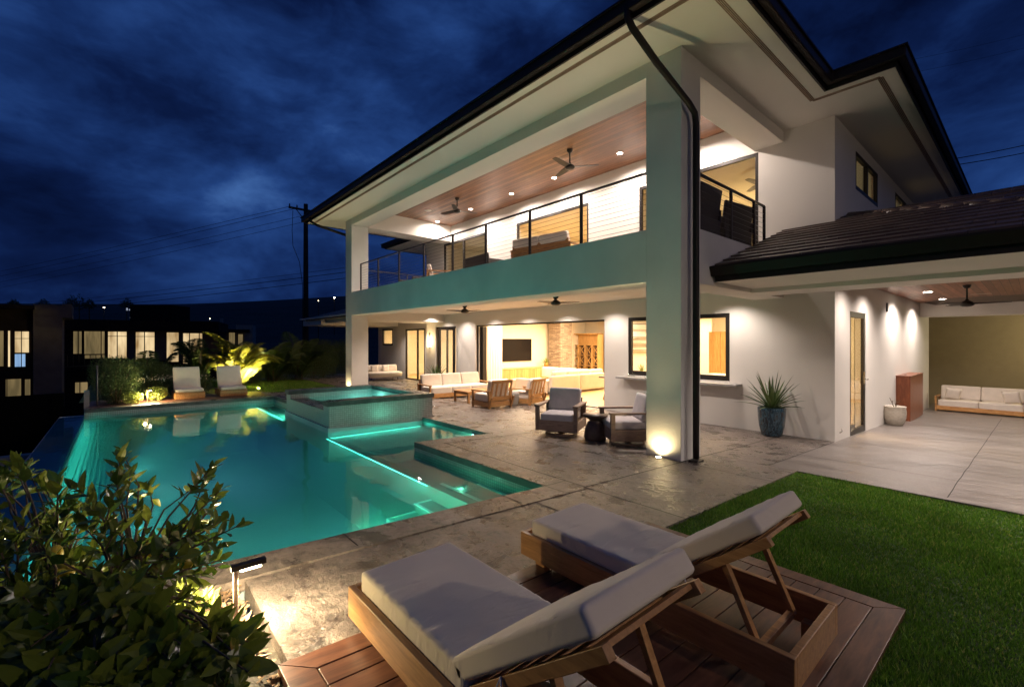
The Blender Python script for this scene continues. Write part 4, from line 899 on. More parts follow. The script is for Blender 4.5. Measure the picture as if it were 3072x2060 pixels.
# path lights: a slim post with a flat arm carrying the lamp
def pathlight(label, loc, h, rz, power, arm=.26, tgt=None, col=(1, .80, .50)):
    t = thing('path_light', label, 'garden light', loc, rz, 'path lights in the planting beds')
    MB().box((0, 0, h/2), (.022, .022, h)).build('post', polewood if h < 0 else greyteak, t, bevel=.002)
    MB().box((arm*.36, 0, h+.02), (arm, .042, .026)).build('arm', black, t, bevel=.002)
    b = MB(); b.box((arm*.42, 0, h-.002), (arm*.6, .035, .006)); b.build('lens', lampw_e, t)
    M = Matrix.Rotation(rz, 3, 'Z'); p = Vector(loc)+M@Vector((arm*.45, 0, h-.02))
    light('SPOT', 'path_lamp', p, power, col, tgt or (p.x, p.y, 0), None, .02, 165, .35)
    return t
pathlight('brown path light beside the lemon bush, its flat lit arm reaching over the concrete', (.66, -5.90, gz(-5.9)-.05), .37, R(90), 60, .17)
light('POINT', 'path_lamp', (.60, -6.02, .50), 24, (1, .80, .45), radius=.02)  # bare point added beside the path light to rim-light the bush
pathlight('small lit path light in the low yellow shrubs beside the far lounger', (-12.38, -5.76, .11), .34, R(110), 80, .12)
light('POINT', 'path_lamp', (-12.38, -5.82, .36), 26, (1, .82, .42), radius=.03)

# ceiling fans
def fan(label, loc, drop, rz, R_=.66, m=dark, parent_group='ceiling fans'):
    t = thing('ceiling_fan', label, 'ceiling fan', loc, rz, parent_group)
    a = MB(); a.lathe([(.075, 0), (.075, -.03), (.05, -.07), (.018, -.08), (.018, -drop+.10), (.045, -drop+.06)], 20); a.build('down_rod', m, t)
    b = MB(); b.lathe([(.045, -drop+.06), (.09, -drop+.03), (.125, -drop), (.125, -drop-.045), (.08, -drop-.075), (.03, -drop-.08)], 24); b.build('motor', m, t)
    for k in range(3):
        an = k*2*math.pi/3; c, s = math.cos(an), math.sin(an); bl = MB(); n = 8; vs = []
        for i in range(n+1):
            u = i/n; r = .10+u*(R_-.10); w = .075*(1-.35*u)+.012*math.sin(u*math.pi); tw = .25*(1-u*.6)
            for sg in (-1, 1):
                x, y, z = r, sg*w/1.0, -drop-.01+sg*w*math.sin(tw)
                for th in (-.005, .005): vs.append((x*c-y*s, x*s+y*c, z+th))
        fs = []
        for i in range(n):
            o = i*4; fs += [(o, o+4, o+6, o+2), (o+1, o+3, o+7, o+5), (o, o+1, o+5, o+4), (o+2, o+6, o+7, o+3)]
        fs += [(0, 2, 3, 1), (n*4, n*4+1, n*4+3, n*4+2)]
        bl.add(vs, fs); bl.build('blade', m, t)
    return t
fan('dark three bladed ceiling fan under the cedar balcony ceiling, nearer of the two', (-4.26, 2.28, 6.65), .42, R(40), .72)
fan('dark three bladed ceiling fan at the far end of the cedar balcony ceiling', (-9.37, 2.31, 6.65), .42, R(75), .72)
fan('dark ceiling fan in the ground floor porch above the outdoor sofa, left one', (-8.48, 2.0, 2.94), .16, R(15), .60)
fan('dark ceiling fan in front of the open living room, right one of the porch', (-4.45, 1.96, 2.94), .16, R(150), .60)
fan('dark ceiling fan in the side porch near the two round lights', (2.44, 8.47, 3.1), .42, R(2), .70)
fan('ceiling fan seen through the glass behind the upper side railing', (-1.1, 6.0, 6.14), .32, R(20), .62, concrete_m)
t = thing('ceiling_speaker', 'round white ceiling speaker beside the far balcony fan', 'speaker', (-11.28, 2.31, 6.652), 0)
MB().lathe([(.13, -.01), (.13, 0)], 24).build('grille', white_fab, t)
t = thing('ceiling_slot_vent', 'thin pale slot vent in the side porch ceiling behind the fan', 'vent', (2.5, 11.5, 3.098), 0); MB().box((0, 0, -.004), (.42, .05, .008)).build('grille', white_fab, t)

# ================================================================== FURNITURE
def chaise(name, label, loc, rz, L=1.80, Wd=.66, back=42, group='sun loungers by the pool', low=False, m=teak_x, hb=.165, wr=.012):
    """local x: foot end -> head end; y across"""
    t = thing(name, label, 'sun lounger', loc, rz, group)
    z0, z1 = .065, .065+hb; th = .035
    f = MB(); f.b2(0, L, -Wd/2, -Wd/2+th, z0, z1); f.b2(0, L, Wd/2-th, Wd/2, z0, z1); f.b2(0, th, -Wd/2+th, Wd/2-th, z0, z1-.001); f.b2(L-th, L, -Wd/2+th, Wd/2-th, z0, z1-.001); f.build('frame', m, t, bevel=.004)
    for x in (.10, L-.14):
        for sg in (-1, 1): MB().b2(x, x+.09, sg*(Wd/2-.085)-.03, sg*(Wd/2-.085)+.03, 0, z0+.05).build('leg', m, t, bevel=.003)
    hx = 1.03 if not low else .72; sl = MB()
    for k in range(9): sl.b2(th+.02+k*(hx-.09)/9, th+.02+k*(hx-.09)/9+.07, -Wd/2+th, Wd/2-th, z1-.045, z1-.02)
    sl.build('slats', m, t)
    ct = .115 if not low else .09
    c = MB(); c.cushion((.05+hx/2, 0, z1-.02+ct/2), (hx-.04, Wd-.08, ct), .020, .006, 44, wr=wr, seed=loc[0]); c.build('seat_cushion', fabric, t, weld=True)
    pp = MB(); a_, b_ = (hx-.04)/2-.006, (Wd-.08)/2-.006; q0 = Vector((.05+hx/2, 0, z1-.02+ct-.012)); pp.tube([q0+Vector((x, y, 0)) for x, y in ((-a_+.02, -b_), (a_-.02, -b_), (a_, -b_+.02), (a_, b_-.02), (a_-.02, b_), (-a_+.02, b_), (-a_, b_-.02), (-a_, -b_+.02), (-a_+.02, -b_))], .0042, 5); pp.build('piping', fabric, t)
    bl = (L-hx)*1.02 if not low else .78; ang = R(back)
    Mx = Matrix.Rotation(-ang, 3, 'Y'); hp = Vector((hx+.02, 0, z1-.01))
    g = MB(); 
    for sg in (-1, 1): g.box(hp+Mx@Vector((bl/2, sg*(Wd/2-.07), .0)), (bl, .035, .045), Mx)
    for k in range(7): g.box(hp+Mx@Vector((.05+k*(bl-.1)/6, 0, .012)), (.06, Wd-.155, .018), Mx)
    g.build('back_frame', m, t, bevel=.002)
    q = MB(); q.cushion(hp+Mx@Vector((bl/2-.01, 0, .03+ct/2)), (bl+.03, Wd-.08, ct*.80), .020, .008, 44, rot=Mx, wr=wr, seed=loc[0]+5); q.build('back_cushion', fabric, t, weld=True)
    s_ = MB()
    for sg in (-1, 1):
        top = hp+Mx@Vector((bl*.62, sg*(Wd/2-.10), -.02)); s_.bar(top, (top.x+.17, top.y, z1-.10), .035, .028)
    y_ = Wd/2-.10; s_.bar((hp.x+bl*math.cos(ang)*.62+.17, -y_, z1-.10), (hp.x+bl*math.cos(ang)*.62+.17, y_, z1-.10), .035, .035); s_.build('back_support', m, t, bevel=.002)
    for sg, ln in ((-1, .16), (1, .12)):
        p = hp+Mx@Vector((bl*.32, sg*(Wd/2-.05), 0)); cds = MB()
        cds.tube([p+Vector((0, 0, .03)), p+Vector((.02, sg*.015, -.02)), p+Vector((.05, sg*.02, -.035)), p+Vector((.07, sg*.012, -.01))], .0035, 6)
        cds.tube([p+Vector((0, 0, .03)), p+Vector((-.02, sg*.02, -.04)), p+Vector((-.045, sg*.018, -ln)), ], .003, 6); cds.build('tie_cord', cord_m, t)
    return t
c1 = chaise('sun_lounger', 'grey cushioned teak sun lounger closest to the path light, front of the two', (1.0, -5.09, gz(-5.1)+.012), 0, L=1.84, back=37)
c2 = chaise('sun_lounger', 'grey cushioned teak sun lounger beside the near lawn, open frame showing behind', (.99, -3.80, gz(-3.8)+.012), 0, L=1.80, back=37)
def flounge(label, loc, rz):  # local x: head end -> foot end
    t = thing('sun_lounger', label, 'sun lounger', loc, rz, 'far sun loungers on the far deck')
    b = MB(); Wd = .72
    for k in range(5): b.b2(0, 1.05, -Wd/2, Wd/2, .012+k*.036, .012+k*.036+.031)
    b.b2(.02, 1.03, -Wd/2+.02, Wd/2-.02, .0, .18); b.build('frame', teak_x, t)
    MB().cushion((.68, 0, .235), (.72, Wd-.05, .09), .03, .01, 10).build('seat_cushion', cream_fab, t, weld=True)
    Mx = Matrix.Rotation(-R(114), 3, 'Y'); MB().cushion(Vector((.34, 0, .23))+Mx@Vector((.33, 0, -.04)), (.72, Wd-.05, .09), .03, .015, 10, rot=Mx).build('back_cushion', cream_fab, t, weld=True)
    return t
flounge('far sun lounger with raised cream back, left one beside the low lit shrubs', (-13.68, -4.80, .117+.014), R(1))
flounge('far sun lounger with raised cream back, right one in front of the bright palm', (-13.68, -3.68, .117+.014), R(0))

def frame_chair(name, label, loc, rz, Wd, D, m, cm, kind='sofa', seats=1, group=None, slat_back=False, armh=.52, swivel=False, backh=.80, seath=.40):
    """local: faces +x, width along y, origin at the centre on the ground"""
    t = thing(name, label, kind, loc, rz, group); z0 = .0 if not swivel else .11; a = MB(); p = .06 if not swivel else .075
    for sg in (-1, 1):
        y = sg*(Wd/2-p/2)
        for x in (D/2-p/2, -D/2+p/2): MB().b2(x-p/2, x+p/2, y-p/2, y+p/2, z0, armh-.035).build('leg', m, t, bevel=.004)
        MB().b2(-D/2-.01, D/2+.02, y-p/2-.012, y+p/2+.012, armh-.035, armh).build('armrest', m, t, bevel=.005)
        a.b2(-D/2+p, D/2-p, y-.02, y+.02, z0+.06, z0+.19)
    ap = .06 if not swivel else .005
    a.b2(D/2-p, D/2-.008, -Wd/2+p, Wd/2-p, z0+ap, z0+.20); a.b2(-D/2+.008, -D/2+p, -Wd/2+p, Wd/2-p, z0+ap, z0+.20)
    if swivel: a.b2(-D/2+p, D/2-p, -Wd/2+.008, -Wd/2+p-.008, z0+ap, z0+.17); a.b2(-D/2+p, D/2-p, Wd/2-p+.008, Wd/2-.008, z0+ap, z0+.17); a.b2(-D/2+.05, D/2-.05, -Wd/2+p, Wd/2-p, z0+.15, z0+.18)
    a.build('seat_frame', m, t, bevel=.003)
    w = (Wd-2*p-.02)/seats; ct = seath-z0-.18
    for k in range(seats):
        y = -Wd/2+p+.01+w*(k+.5)
        MB().cushion((.03, y, z0+.18+ct/2), (D-.09, w-.006, ct), .035, .012, 10).build('seat_cushion', cm, t, weld=True)
        Mx = Matrix.Rotation(-R(14), 3, 'Y'); MB().cushion(Vector((-D/2+.17, y, seath-.02))+Mx@Vector((0, 0, (backh-seath)/2+.02)), (.15, w-.01, backh-seath+.03), .04, .0, 10, rot=Mx).build('back_cushion', cm, t, weld=True)
    if slat_back:
        Mx = Matrix.Rotation(-R(14), 3, 'Y'); o = Vector((-D/2+.05, 0, .22)); h = backh-.22; b = MB()
        b.box(o+Mx@Vector((0, 0, h-.03)), (.03, Wd-2*p, .085), Mx); b.box(o+Mx@Vector((0, 0, .06)), (.03, Wd-2*p, .12), Mx)
        for sg in (-1, 1): b.box(o+Mx@Vector((0, sg*(Wd/2-p-.03), h/2)), (.03, .06, h), Mx)
        for k in range(3): b.box(o+Mx@Vector((0, (k-1)*(Wd-2*p)/4.2, h/2)), (.018, .062, h-.1), Mx)
        b.build('back_slats', m, t, bevel=.003)
        for sg in (-1, 1): MB().bar((-D/2+.04, sg*(Wd/2-.03), .0), (-D/2-.10, sg*(Wd/2-.03), .34), .05).build('rear_leg', m, t, bevel=.003)
    else:
        MB().b2(-D/2, -D/2+.04, -Wd/2+p, Wd/2-p, z0+.18, backh-.18).build('back_frame', m, t, bevel=.004)
    if swivel:
        b = MB(); b.tube([(.30*math.cos(q*math.pi/14), .30*math.sin(q*math.pi/14), .018) for q in range(29)], .018, 8); b.box((0, 0, .03), (.58, .05, .02)); b.box((0, 0, .03), (.05, .58, .02)); b.lathe([(.07, .03), (.05, .12)], 16); b.build('swivel_base', m, t)
    return t
frame_chair('outdoor_sofa', 'cream cushioned teak three seat sofa at the porch edge beside the spa', (-9.62, 2.42, gz(2.42)), R(-3), 2.45, .88, teak, cream_fab, 'sofa', 3, armh=.48, backh=.78)
frame_chair('armchair', 'teak slat back armchair nearer the pool, back turned to the camera', (-6.68, 1.68, gz(1.68)), R(180), .84, .80, teak, cream_fab, 'armchair', 1, 'teak slat back armchairs', True, backh=.80, armh=.50)
frame_chair('armchair', 'teak slat back armchair closer to the open living room, back turned', (-6.85, 3.20, gz(3.2)), R(192), .80, .78, teak, cream_fab, 'armchair', 1, 'teak slat back armchairs', True, backh=.80, armh=.50)
frame_chair('swivel_chair', 'grey cushioned brown swivel armchair facing the camera, left of the dark drum table', (-2.62, .20, gz(.2)), R(-62), .82, .80, greyteak, grey_fab, 'armchair', 1, 'grey swivel armchairs', swivel=True, armh=.60, backh=.86, seath=.43)
frame_chair('swivel_chair', 'grey cushioned brown swivel armchair partly hidden by the big pillar', (-1.32, .52, gz(.5)), R(-128), .82, .80, greyteak, grey_fab, 'armchair', 1, 'grey swivel armchairs', swivel=True, armh=.60, backh=.86, seath=.43)
frame_chair('outdoor_sofa', 'cream cushioned teak sofa against the tan wall of the side porch', (2.25, 15.62, gz(15.6)), R(-92), 2.15, .84, teak, cream_fab, 'sofa', 2, armh=.52, backh=.86)
def pillow(label, loc, rot, s=.42, m=cream_fab, group=None):
    t = thing('pillow', label, 'pillow', loc, 0, group); c = MB(); n = 12; vs = []
    for sg in (-1, 1):
        for i in range(n+1):
            for j in range(n+1):
                u, v = -1+2*i/n, -1+2*j/n; e = max(0, (1-u**4)*(1-v**4))**.6; k = 1-.09*(1-abs(u)**2)*(abs(v)**3)-.0; k2 = 1-.09*(1-abs(v)**2)*(abs(u)**3)
                vs.append((u*s/2*k2, sg*.075*e, v*s/2*k))
    o = (n+1)**2; fs = []
    for i in range(n):
        for j in range(n):
            k = i*(n+1)+j; fs.append((k, k+n+1, k+n+2, k+1)); fs.append((o+k, o+k+1, o+k+n+2, o+k+n+1))
    Mx = Euler(rot).to_matrix(); c.add([Mx@Vector(v) for v in vs], fs, True); c.build('cover', m, t, weld=True); return t
pillow('cream pillow at the left arm of the side porch sofa', (1.60, 15.50, -.02), (R(14), R(6), R(10)), .42, group='pillows on the side porch sofa')
pillow('cream pillow at the right arm of the side porch sofa', (2.98, 15.44, -.02), (R(14), R(-8), R(-8)), .42, group='pillows on the side porch sofa')
# coffee table and side tables
t = thing('coffee_table', 'low teak coffee table between the cream sofa and the slat back armchairs', 'table', (-8.05, 2.15, gz(2.15)), R(-2))
for sg in (-1, 1):
    for s2 in (-1, 1): MB().b2(sg*.38-.03, sg*.38+.03, s2*.55-.03, s2*.55+.03, 0, .34).build('leg', teak, t, bevel=.003)
tp = MB(); [tp.b2(-.42, .42, -.60+k*.12, -.60+k*.12+.113, .34, .37) for k in range(10)]; tp.build('tabletop', teak_x, t)
rl = MB(); rl.b2(-.37, .37, -.57, -.53, .27, .335); rl.b2(-.37, .37, .53, .57, .27, .335); rl.build('apron', teak, t)
t = thing('stool', 'round grey concrete stool between the two teak armchairs', 'stool', (-6.72, 2.46, gz(2.46)), 0)
MB().lathe([(.16, 0), (.19, .05), (.215, .18), (.22, .32), (.215, .42), (.19, .43)], 32).build('body', concrete_m, t)
t = thing('side_table', 'dark carved hourglass drum table between the grey swivel chairs', 'side table', (-1.83, .26, gz(.26)), 0)
MB().lathe([(.19, 0), (.205, .06), (.19, .20), (.14, .33), (.10, .36), (.16, .40), (.225, .44), (.225, .47)], 32).build('body', drum_m, t)
# planted pots
def agave(t, n, L, w, z, m=agave_leaf, spread=(15, 75), up=0):
    V = []; F = []
    for k in range(n):
        a = k*2.39996; u = (k+.5)/n; el = R(90-(spread[0]+(spread[1]-spread[0])*u**.9)); ln = L*(.75+.35*rng.uniform()); d = Vector((math.cos(a), math.sin(a), 0)); s = Vector((-math.sin(a), math.cos(a), 0)); o = len(V); n_ = 7
        for i in range(n_+1):
            q = i/n_; e = el-q*q*R(28)*(u+.2); r_ = ln*q; p = d*(.02+r_*math.cos(el-q*R(14)*u))+Vector((0, 0, z+r_*math.sin(el-q*R(14)*u)))
            ww = w*(.55+.7*q)*(1-q)**.75*1.5+.0006; nn = Vector((0, 0, 1))*math.cos(el)-d*math.sin(el)
            V += [p-s*ww/2+nn*ww*.22, p-nn*ww*.05, p+s*ww/2+nn*ww*.22]
        for i in range(n_):
            b = o+i*3; F += [(b, b+3, b+4, b+1), (b+1, b+4, b+5, b+2)]
    return npmesh('leaves', np.array(V), np.array(F), m, t)
t = thing('potted_plant', 'spiky agave in a glossy dark blue glazed pot against the white wall', 'potted plant', (-.09, 3.82, gz(3.8)), 0)
MB().lathe([(.15, 0), (.19, .03), (.235, .22), (.255, .40), (.26, .52), (.262, .58), (.245, .60), (.225, .585), (.22, .54)], 40).build('pot', bluepot, t); agave(t, 38, .78, .062, .55, spread=(6, 74))
MB().lathe([(.22, .53), (.0, .545)], 20).build('soil', soil, t)
t = thing('potted_plant', 'squat cream stoneware pot with a few thin bare stems by the cherry cabinet', 'potted plant', (1.10, 8.74, gz(8.78)), 0); t.scale = (1.12, 1.12, 1.08)
MB().lathe([(.13, 0), (.16, .03), (.205, .18), (.215, .32), (.20, .42), (.21, .445), (.195, .455), (.18, .42)], 36).build('pot', potcream, t)
b = MB(); [b.tube([(0, 0, .38), (.06*math.cos(q), .06*math.sin(q), .52), (.10*math.cos(q*1.1), .09*math.sin(q), .60+.04*math.sin(q*3))], .006, 6) for q in (0, 1.3, 2.6, 4.1, 5.2)]; b.build('stems', bark, t)
t = thing('potted_plant', 'large spiky yucca in front of the folding door behind the outdoor sofa', 'potted plant', (-12.15, 3.2, gz(3.2)), 0)
MB().lathe([(.17, 0), (.23, .10), (.26, .30), (.25, .42), (.22, .42)], 28).build('pot', concrete_m, t); agave(t, 46, .72, .05, .40, spread=(8, 78))
# cabinet
t = thing('cabinet', 'tall red cherry veneer cabinet beside the cream stoneware pot', 'cabinet', (1.06, 11.0, gz(10.95)), 0)
t.rotation_euler = (0, 0, 0)
H_ = 1.28; MB().b2(-.155, .155, -.84, 1.30, .0, H_-.02).build('body', cherry, t, bevel=.003); MB().b2(-.165, .165, -.85, 1.31, H_-.02, H_).build('top', cherry, t, bevel=.002)
MB().box((0, -.5, H_+.015), (.04, .06, .03)).build('latch', chrome, t)
# daybed
t = thing('daybed', 'low rounded cream daybed on the far porch beside the sliding door', 'daybed', (-18.2, 3.75, gz(3.75)), R(-8))
dm = MB(); n = 28; prof = [(math.copysign(abs(math.cos(q))**.75, math.cos(q))*.62, math.copysign(abs(math.sin(q))**.75, math.sin(q))*.98) for q in [2*math.pi*k/n for k in range(n)]]
vs = []; lv_ = [(.93, .16), (1.0, .20), (1.0, .36), (.97, .40), (.90, .415)]
for s_, z in lv_: vs += [(x*s_, y*s_, z) for x, y in prof]
fs = [(i*n+k, i*n+(k+1) % n, (i+1)*n+(k+1) % n, (i+1)*n+k) for i in range(len(lv_)-1) for k in range(n)]+[tuple(range(n))[::-1], tuple((len(lv_)-1)*n+k for k in range(n))]
dm.add(vs, fs, True); dm.build('mattress', cream_fab, t)
for q in range(3): Mx = Matrix.Rotation(-R(10), 3, 'Y'); MB().cushion((-.47, -.60+q*.60, .56), (.14, .58, .36), .05, 0, 8, rot=Mx).build('backrest', cream_fab, t, weld=True)
for sg in (-1, 1):
    for s2 in (-1, 1): MB().lathe([(.018, 0), (.025, .17)], 10, (sg*.38, s2*.66, 0)).build('leg', drum_m, t)
pillow('cream pillow on the far daybed, left one', (-18.48, 3.45, .42), (R(-10), 0, R(80)), .40, group='pillows on the daybed'); pillow('cream pillow on the far daybed, right one', (-18.48, 4.05, .41), (R(-10), 0, R(95)), .40, group='pillows on the daybed')

# ---- living room
t = thing('television', 'large black flat television on the living room wall above the oak sideboard', 'television', (-13.97, 9.1, 1.36), 0)
MB().b2(0, .04, -1.0, 1.0, -.57, .57).build('casing', black, t, bevel=.006); MB().b2(.041, .044, -.985, .985, -.555, .555).build('screen', screen, t)
t = thing('sideboard', 'long honey oak sideboard with ribbed doors under the television', 'sideboard', (-13.55, 9.3, -.17), 0)
sb = MB(); sb.b2(-.43, .24, -2.0, 2.2, .05, .60); sb.build('body', oak, t); MB().b2(-.43, .28, -2.04, 2.24, .60, .63).build('top', oak, t, bevel=.004); MB().b2(-.40, .20, -1.95, 2.15, 0, .05).build('plinth', drum_m, t)
for k in range(5):
    d = MB(); y0 = -1.98+k*.83; [d.b2(.24, .262, y0+.01+q*.0405, y0+.01+q*.0405+.030, .07, .59) for q in range(20)]; d.build('door', oak, t)
t = thing('potted_plant', 'small leafy plant in a gold pot at the right end of the sideboard', 'potted plant', (-13.5, 10.75, .46), 0)
MB().lathe([(.10, 0), (.13, .18), (.12, .20)], 20).build('pot', simple('brass_pot', (.55, .36, .12), .35, metal=.8), t); agave(t, 40, .36, .03, .18, shrub_leaf, (5, 75))
t = thing('figurine', 'small white figurine at the left end of the sideboard', 'ornament', (-13.5, 7.75, .46), 0)
MB().lathe([(.04, 0), (.05, .05), (.02, .10), (.035, .17), (.01, .22)], 12).build('body', white_fab, t)
H(solid([(-13.75, -12.9, 11.2, 12.1, -.17, 2.92)]).build('stone_column', stone_m))
def sectional():
    t = thing('sectional_sofa', 'large cream sectional sofa with its back to the open living room doorway', 'sofa', (-9.0, 7.2, -.17), 0)
    MB().b2(-.2, 3.2, -.0, .0, 0, 0) if 0 else None
    y0 = -1.45
    for k in range(2): MB().cushion((.80+.0, y0+.95+k*1.6-.3, .38), (.20, 1.58, .62), .04, 0, 8).build('back', cream_fab, t, weld=True)
    MB().cushion((-.15, y0-.15, .30), (1.7, .22, .46), .04, 0, 8).build('arm', cream_fab, t, weld=True)
    for k in range(2): MB().cushion((.0, y0+.75+k*1.4, .24), (1.5, 1.38, .34), .05, .02, 8).build('seat', cream_fab, t, weld=True)
    for k in range(4): MB().cushion((.62, y0+.5+k*.75, .66), (.2, .70, .36), .07, 0, 8).build('back_cushion', cream_fab, t, weld=True)
    for k in range(3): MB().cushion((-2.6+k*1.1, y0+3.4, .5), (1.05, .25, .5), .07, 0, 8).build('back_cushion', cream_fab, t, weld=True)
    MB().b2(-.9, .85, y0-.2, y0+3.0, .02, .07).build('base', drum_m, t)
    return t
sectional()
t = thing('ottoman', 'square cream ottoman with a patterned side at the left arm of the sectional sofa', 'ottoman', (-10.5, 6.2, -.17), R(10)); MB().cushion((0, 0, .22), (.62, .62, .38), .05, .02, 8).build('body', cream_fab, t, weld=True)
# wine rack in an oak niche, and framed picture on a partition
t = thing('wine_rack', 'honey oak wine rack with crossed cells seen behind the stone column', 'wine rack', (-13.35, 13.6, -.17), 0)
MB().b2(-1.0, 1.1, .30, .34, 0, 2.4).build('back_panel', oak, t)
wr_ = MB(); wr_.b2(1.06, 1.14, -.1, .34, 0, 2.4); wr_.b2(-1.0, 1.14, -.1, .34, 2.36, 2.42)
for k in range(5): wr_.b2(-.9+k*.5-.02, -.9+k*.5+.02, -.02, .30, .0, 1.75)
for k in range(4): wr_.b2(-.9, 1.1, -.02, .30, .02+k*.58-.015, .02+k*.58+.015)
wr_.build('frame', oak, t); MB().b2(-.9, 1.1, .25, .29, 0, 1.75).build('dark_back', drum_m, t); xx = MB()
for i in range(4):
    for k in range(3):
        cx, cz = -.65+i*.5, .31+k*.58; xx.bar((cx-.23, .0, cz-.27), (cx+.23, .0, cz+.27), .03, .025); xx.bar((cx-.23, .01, cz+.27), (cx+.23, .01, cz-.27), .03, .025)
xx.build('lattice', oak, t); bt = MB()
for i in range(4):
    for k in range(3): bt.tube([(-.65+i*.5+.06, .05, .31+k*.58+.11), (-.65+i*.5+.06, .24, .31+k*.58+.11)], .04, 10)
bt.build('bottle', bottle_m, t)
H(solid([(-12.0, -4.0, 13.9, 14.0, -.17, 2.92)]).build('partition_wall', innerwall))
t = thing('framed_picture', 'small framed picture on the bright partition wall beside the wine rack', 'picture', (-12.35+.9, 13.88, 1.46), 0)
MB().b2(-.45, .45, -.03, 0, -.38, .38).build('frame', drum_m, t, bevel=.004); MB().b2(-.38, .38, -.034, -.031, -.31, .31).build('print', simple('pale_seascape_print', (.45, .47, .52), .6, var=.35, vscale=3), t)
light('POINT', 'picture_lamp', (-10.7, 13.2, 2.3), 40, (1, .86, .62), radius=.08)
t = thing('dining_table', 'dark edged dining table end just inside the open doorway at the right jamb', 'table', (-5.35, 6.4, -.17), 0)
MB().b2(-.85, .9, -.5, 1.2, .74, .79).build('tabletop', drum_m, t, bevel=.006); MB().bar((-.75, -.35, 0), (-.55, -.3, .74), .06).build('leg', oak, t); MB().bar((.75, -.35, 0), (.65, -.3, .74), .06).build('leg', oak, t)
t = thing('curtain', 'pale linen curtain hanging at the left inside the open living room', 'curtain', (-12.7, 6.2, -.17), 0)
cu = MB(); n = 40; cu.add([(math.sin(k*.9)*.05, k*.022, z) for z in (0, 3.0) for k in range(n)], [(k, k+1, n+k+1, n+k) for k in range(n-1)], True); cu.build('cloth', white_fab, t)
# ---- kitchen seen through the serving window
t = thing('kitchen_island', 'white topped kitchen island behind the serving window', 'kitchen island', (-2.6, 6.6, -.17), 0); MB().b2(-1.0, 1.6, -.4, .4, 0, .86).build('body', oak, t); MB().b2(-1.04, 1.64, -.44, .44, .86, .90).build('top', white_fab, t)
t = thing('kitchen_cupboard', 'tall honey oak cupboard behind the right pane of the serving window', 'cupboard', (-3.6, 9.3, -.17), 0)
for k in range(2): MB().b2(-.3+k*.4, -.3+k*.4+.39, -.3, .15, .05, 2.3).build('door', oak, t, bevel=.004)
t = thing('wall_shelves', 'dark framed shelf unit on the back wall seen through the serving window', 'shelf', (-9.7, 13.78, 1.35), R(-90))
for k in range(5): MB().b2(.02, .3, -1.0, .8, k*.33, k*.33+.03).build('shelf', drum_m, t)
t = thing('flower_vase', 'green sprig in a slim vase inside the serving window', 'vase', (-3.78, 4.75, .76), 0); MB().lathe([(.03, 0), (.035, .12), (.02, .2)], 12).build('vase', glass_m, t); agave(t, 16, .22, .03, .2, shrub_leaf, (5, 60))
t = thing('cushion_stack', 'white folded linens lying behind the right pane of the serving window', 'linen', (-1.65, 4.9, .72), 0); MB().cushion((0, 0, .12), (.9, .5, .22), .08, .05, 10).build('linen', white_fab, t, weld=True)
t = thing('desk_stand', 'small shelf stand carrying the linens under the serving window', 'stand', (-1.65, 4.9, -.17), 0); MB().b2(-.5, .5, -.3, .3, .80, .88).build('top', oak, t); MB().b2(-.45, .45, -.25, .25, 0, .80).build('body', oak, t)
for k in range(3):
    t = thing('drinking_glass', 'clear drinking glass at the left end of the outdoor serving counter', 'glass', (-3.80+.075*k, 4.18, .842), 0, 'glasses on the serving counter'); MB().lathe([(.027, 0), (.03, .09), (.026, .09), (.024, .005)], 14).build('glass', glass_m, t)
# ---- side wing room behind the glass door
t = thing('kitchen_cabinet', 'honey oak base cabinets with white upper cupboards seen through the glass door', 'cabinet', (-.7, 8.6, -.17), 0)
MB().b2(-.35, .6, -.3, .3, 0, .88).build('base_unit', oak, t); MB().b2(-.35, .6, -.28, .3, 1.45, 2.25).build('wall_unit', white_fab, t, bevel=.004); MB().b2(-.37, .62, -.33, .3, .88, .92).build('worktop', drum_m, t); MB().b2(-.3, .6, .1, .3, 2.27, 2.9).build('upper_panel', oak, t)
# ---- side room behind the sliding door: floor lamp, stool, chair
t = thing('floor_lamp', 'dark arched floor lamp glowing behind the far sliding door', 'floor lamp', (-18.3, 7.6, -.22), 0)
MB().tube([(0, 0, 0), (0, 0, 1.35), (.05, 0, 1.5), (.15, 0, 1.52), (.22, 0, 1.42)], .015, 8).build('stem', black, t); MB().lathe([(.08, 0), (.28, -.16)], 20, (.22, 0, 1.42)).build('lamp_shade', sconce_e, t); MB().lathe([(.16, 0), (.16, .03)], 20).build('base', black, t)
light('POINT', 'floor_lamp_bulb', (-18.08, 7.6, 1.0), 30, (1, .75, .4), radius=.08)
t = thing('dining_chair', 'thin dark legged chair standing behind the far sliding door', 'chair', (-18.2, 6.6, -.22), R(20))
for sg in (-1, 1):
    for s2 in (-1, 1): MB().tube([(sg*.2, s2*.2, 0), (sg*.19, s2*.19, .45)], .014, 8).build('leg', black, t)
MB().box((0, 0, .46), (.44, .44, .03)).build('seat', drum_m, t); MB().box((-.2, 0, .68), (.03, .42, .26)).build('backrest', drum_m, t)
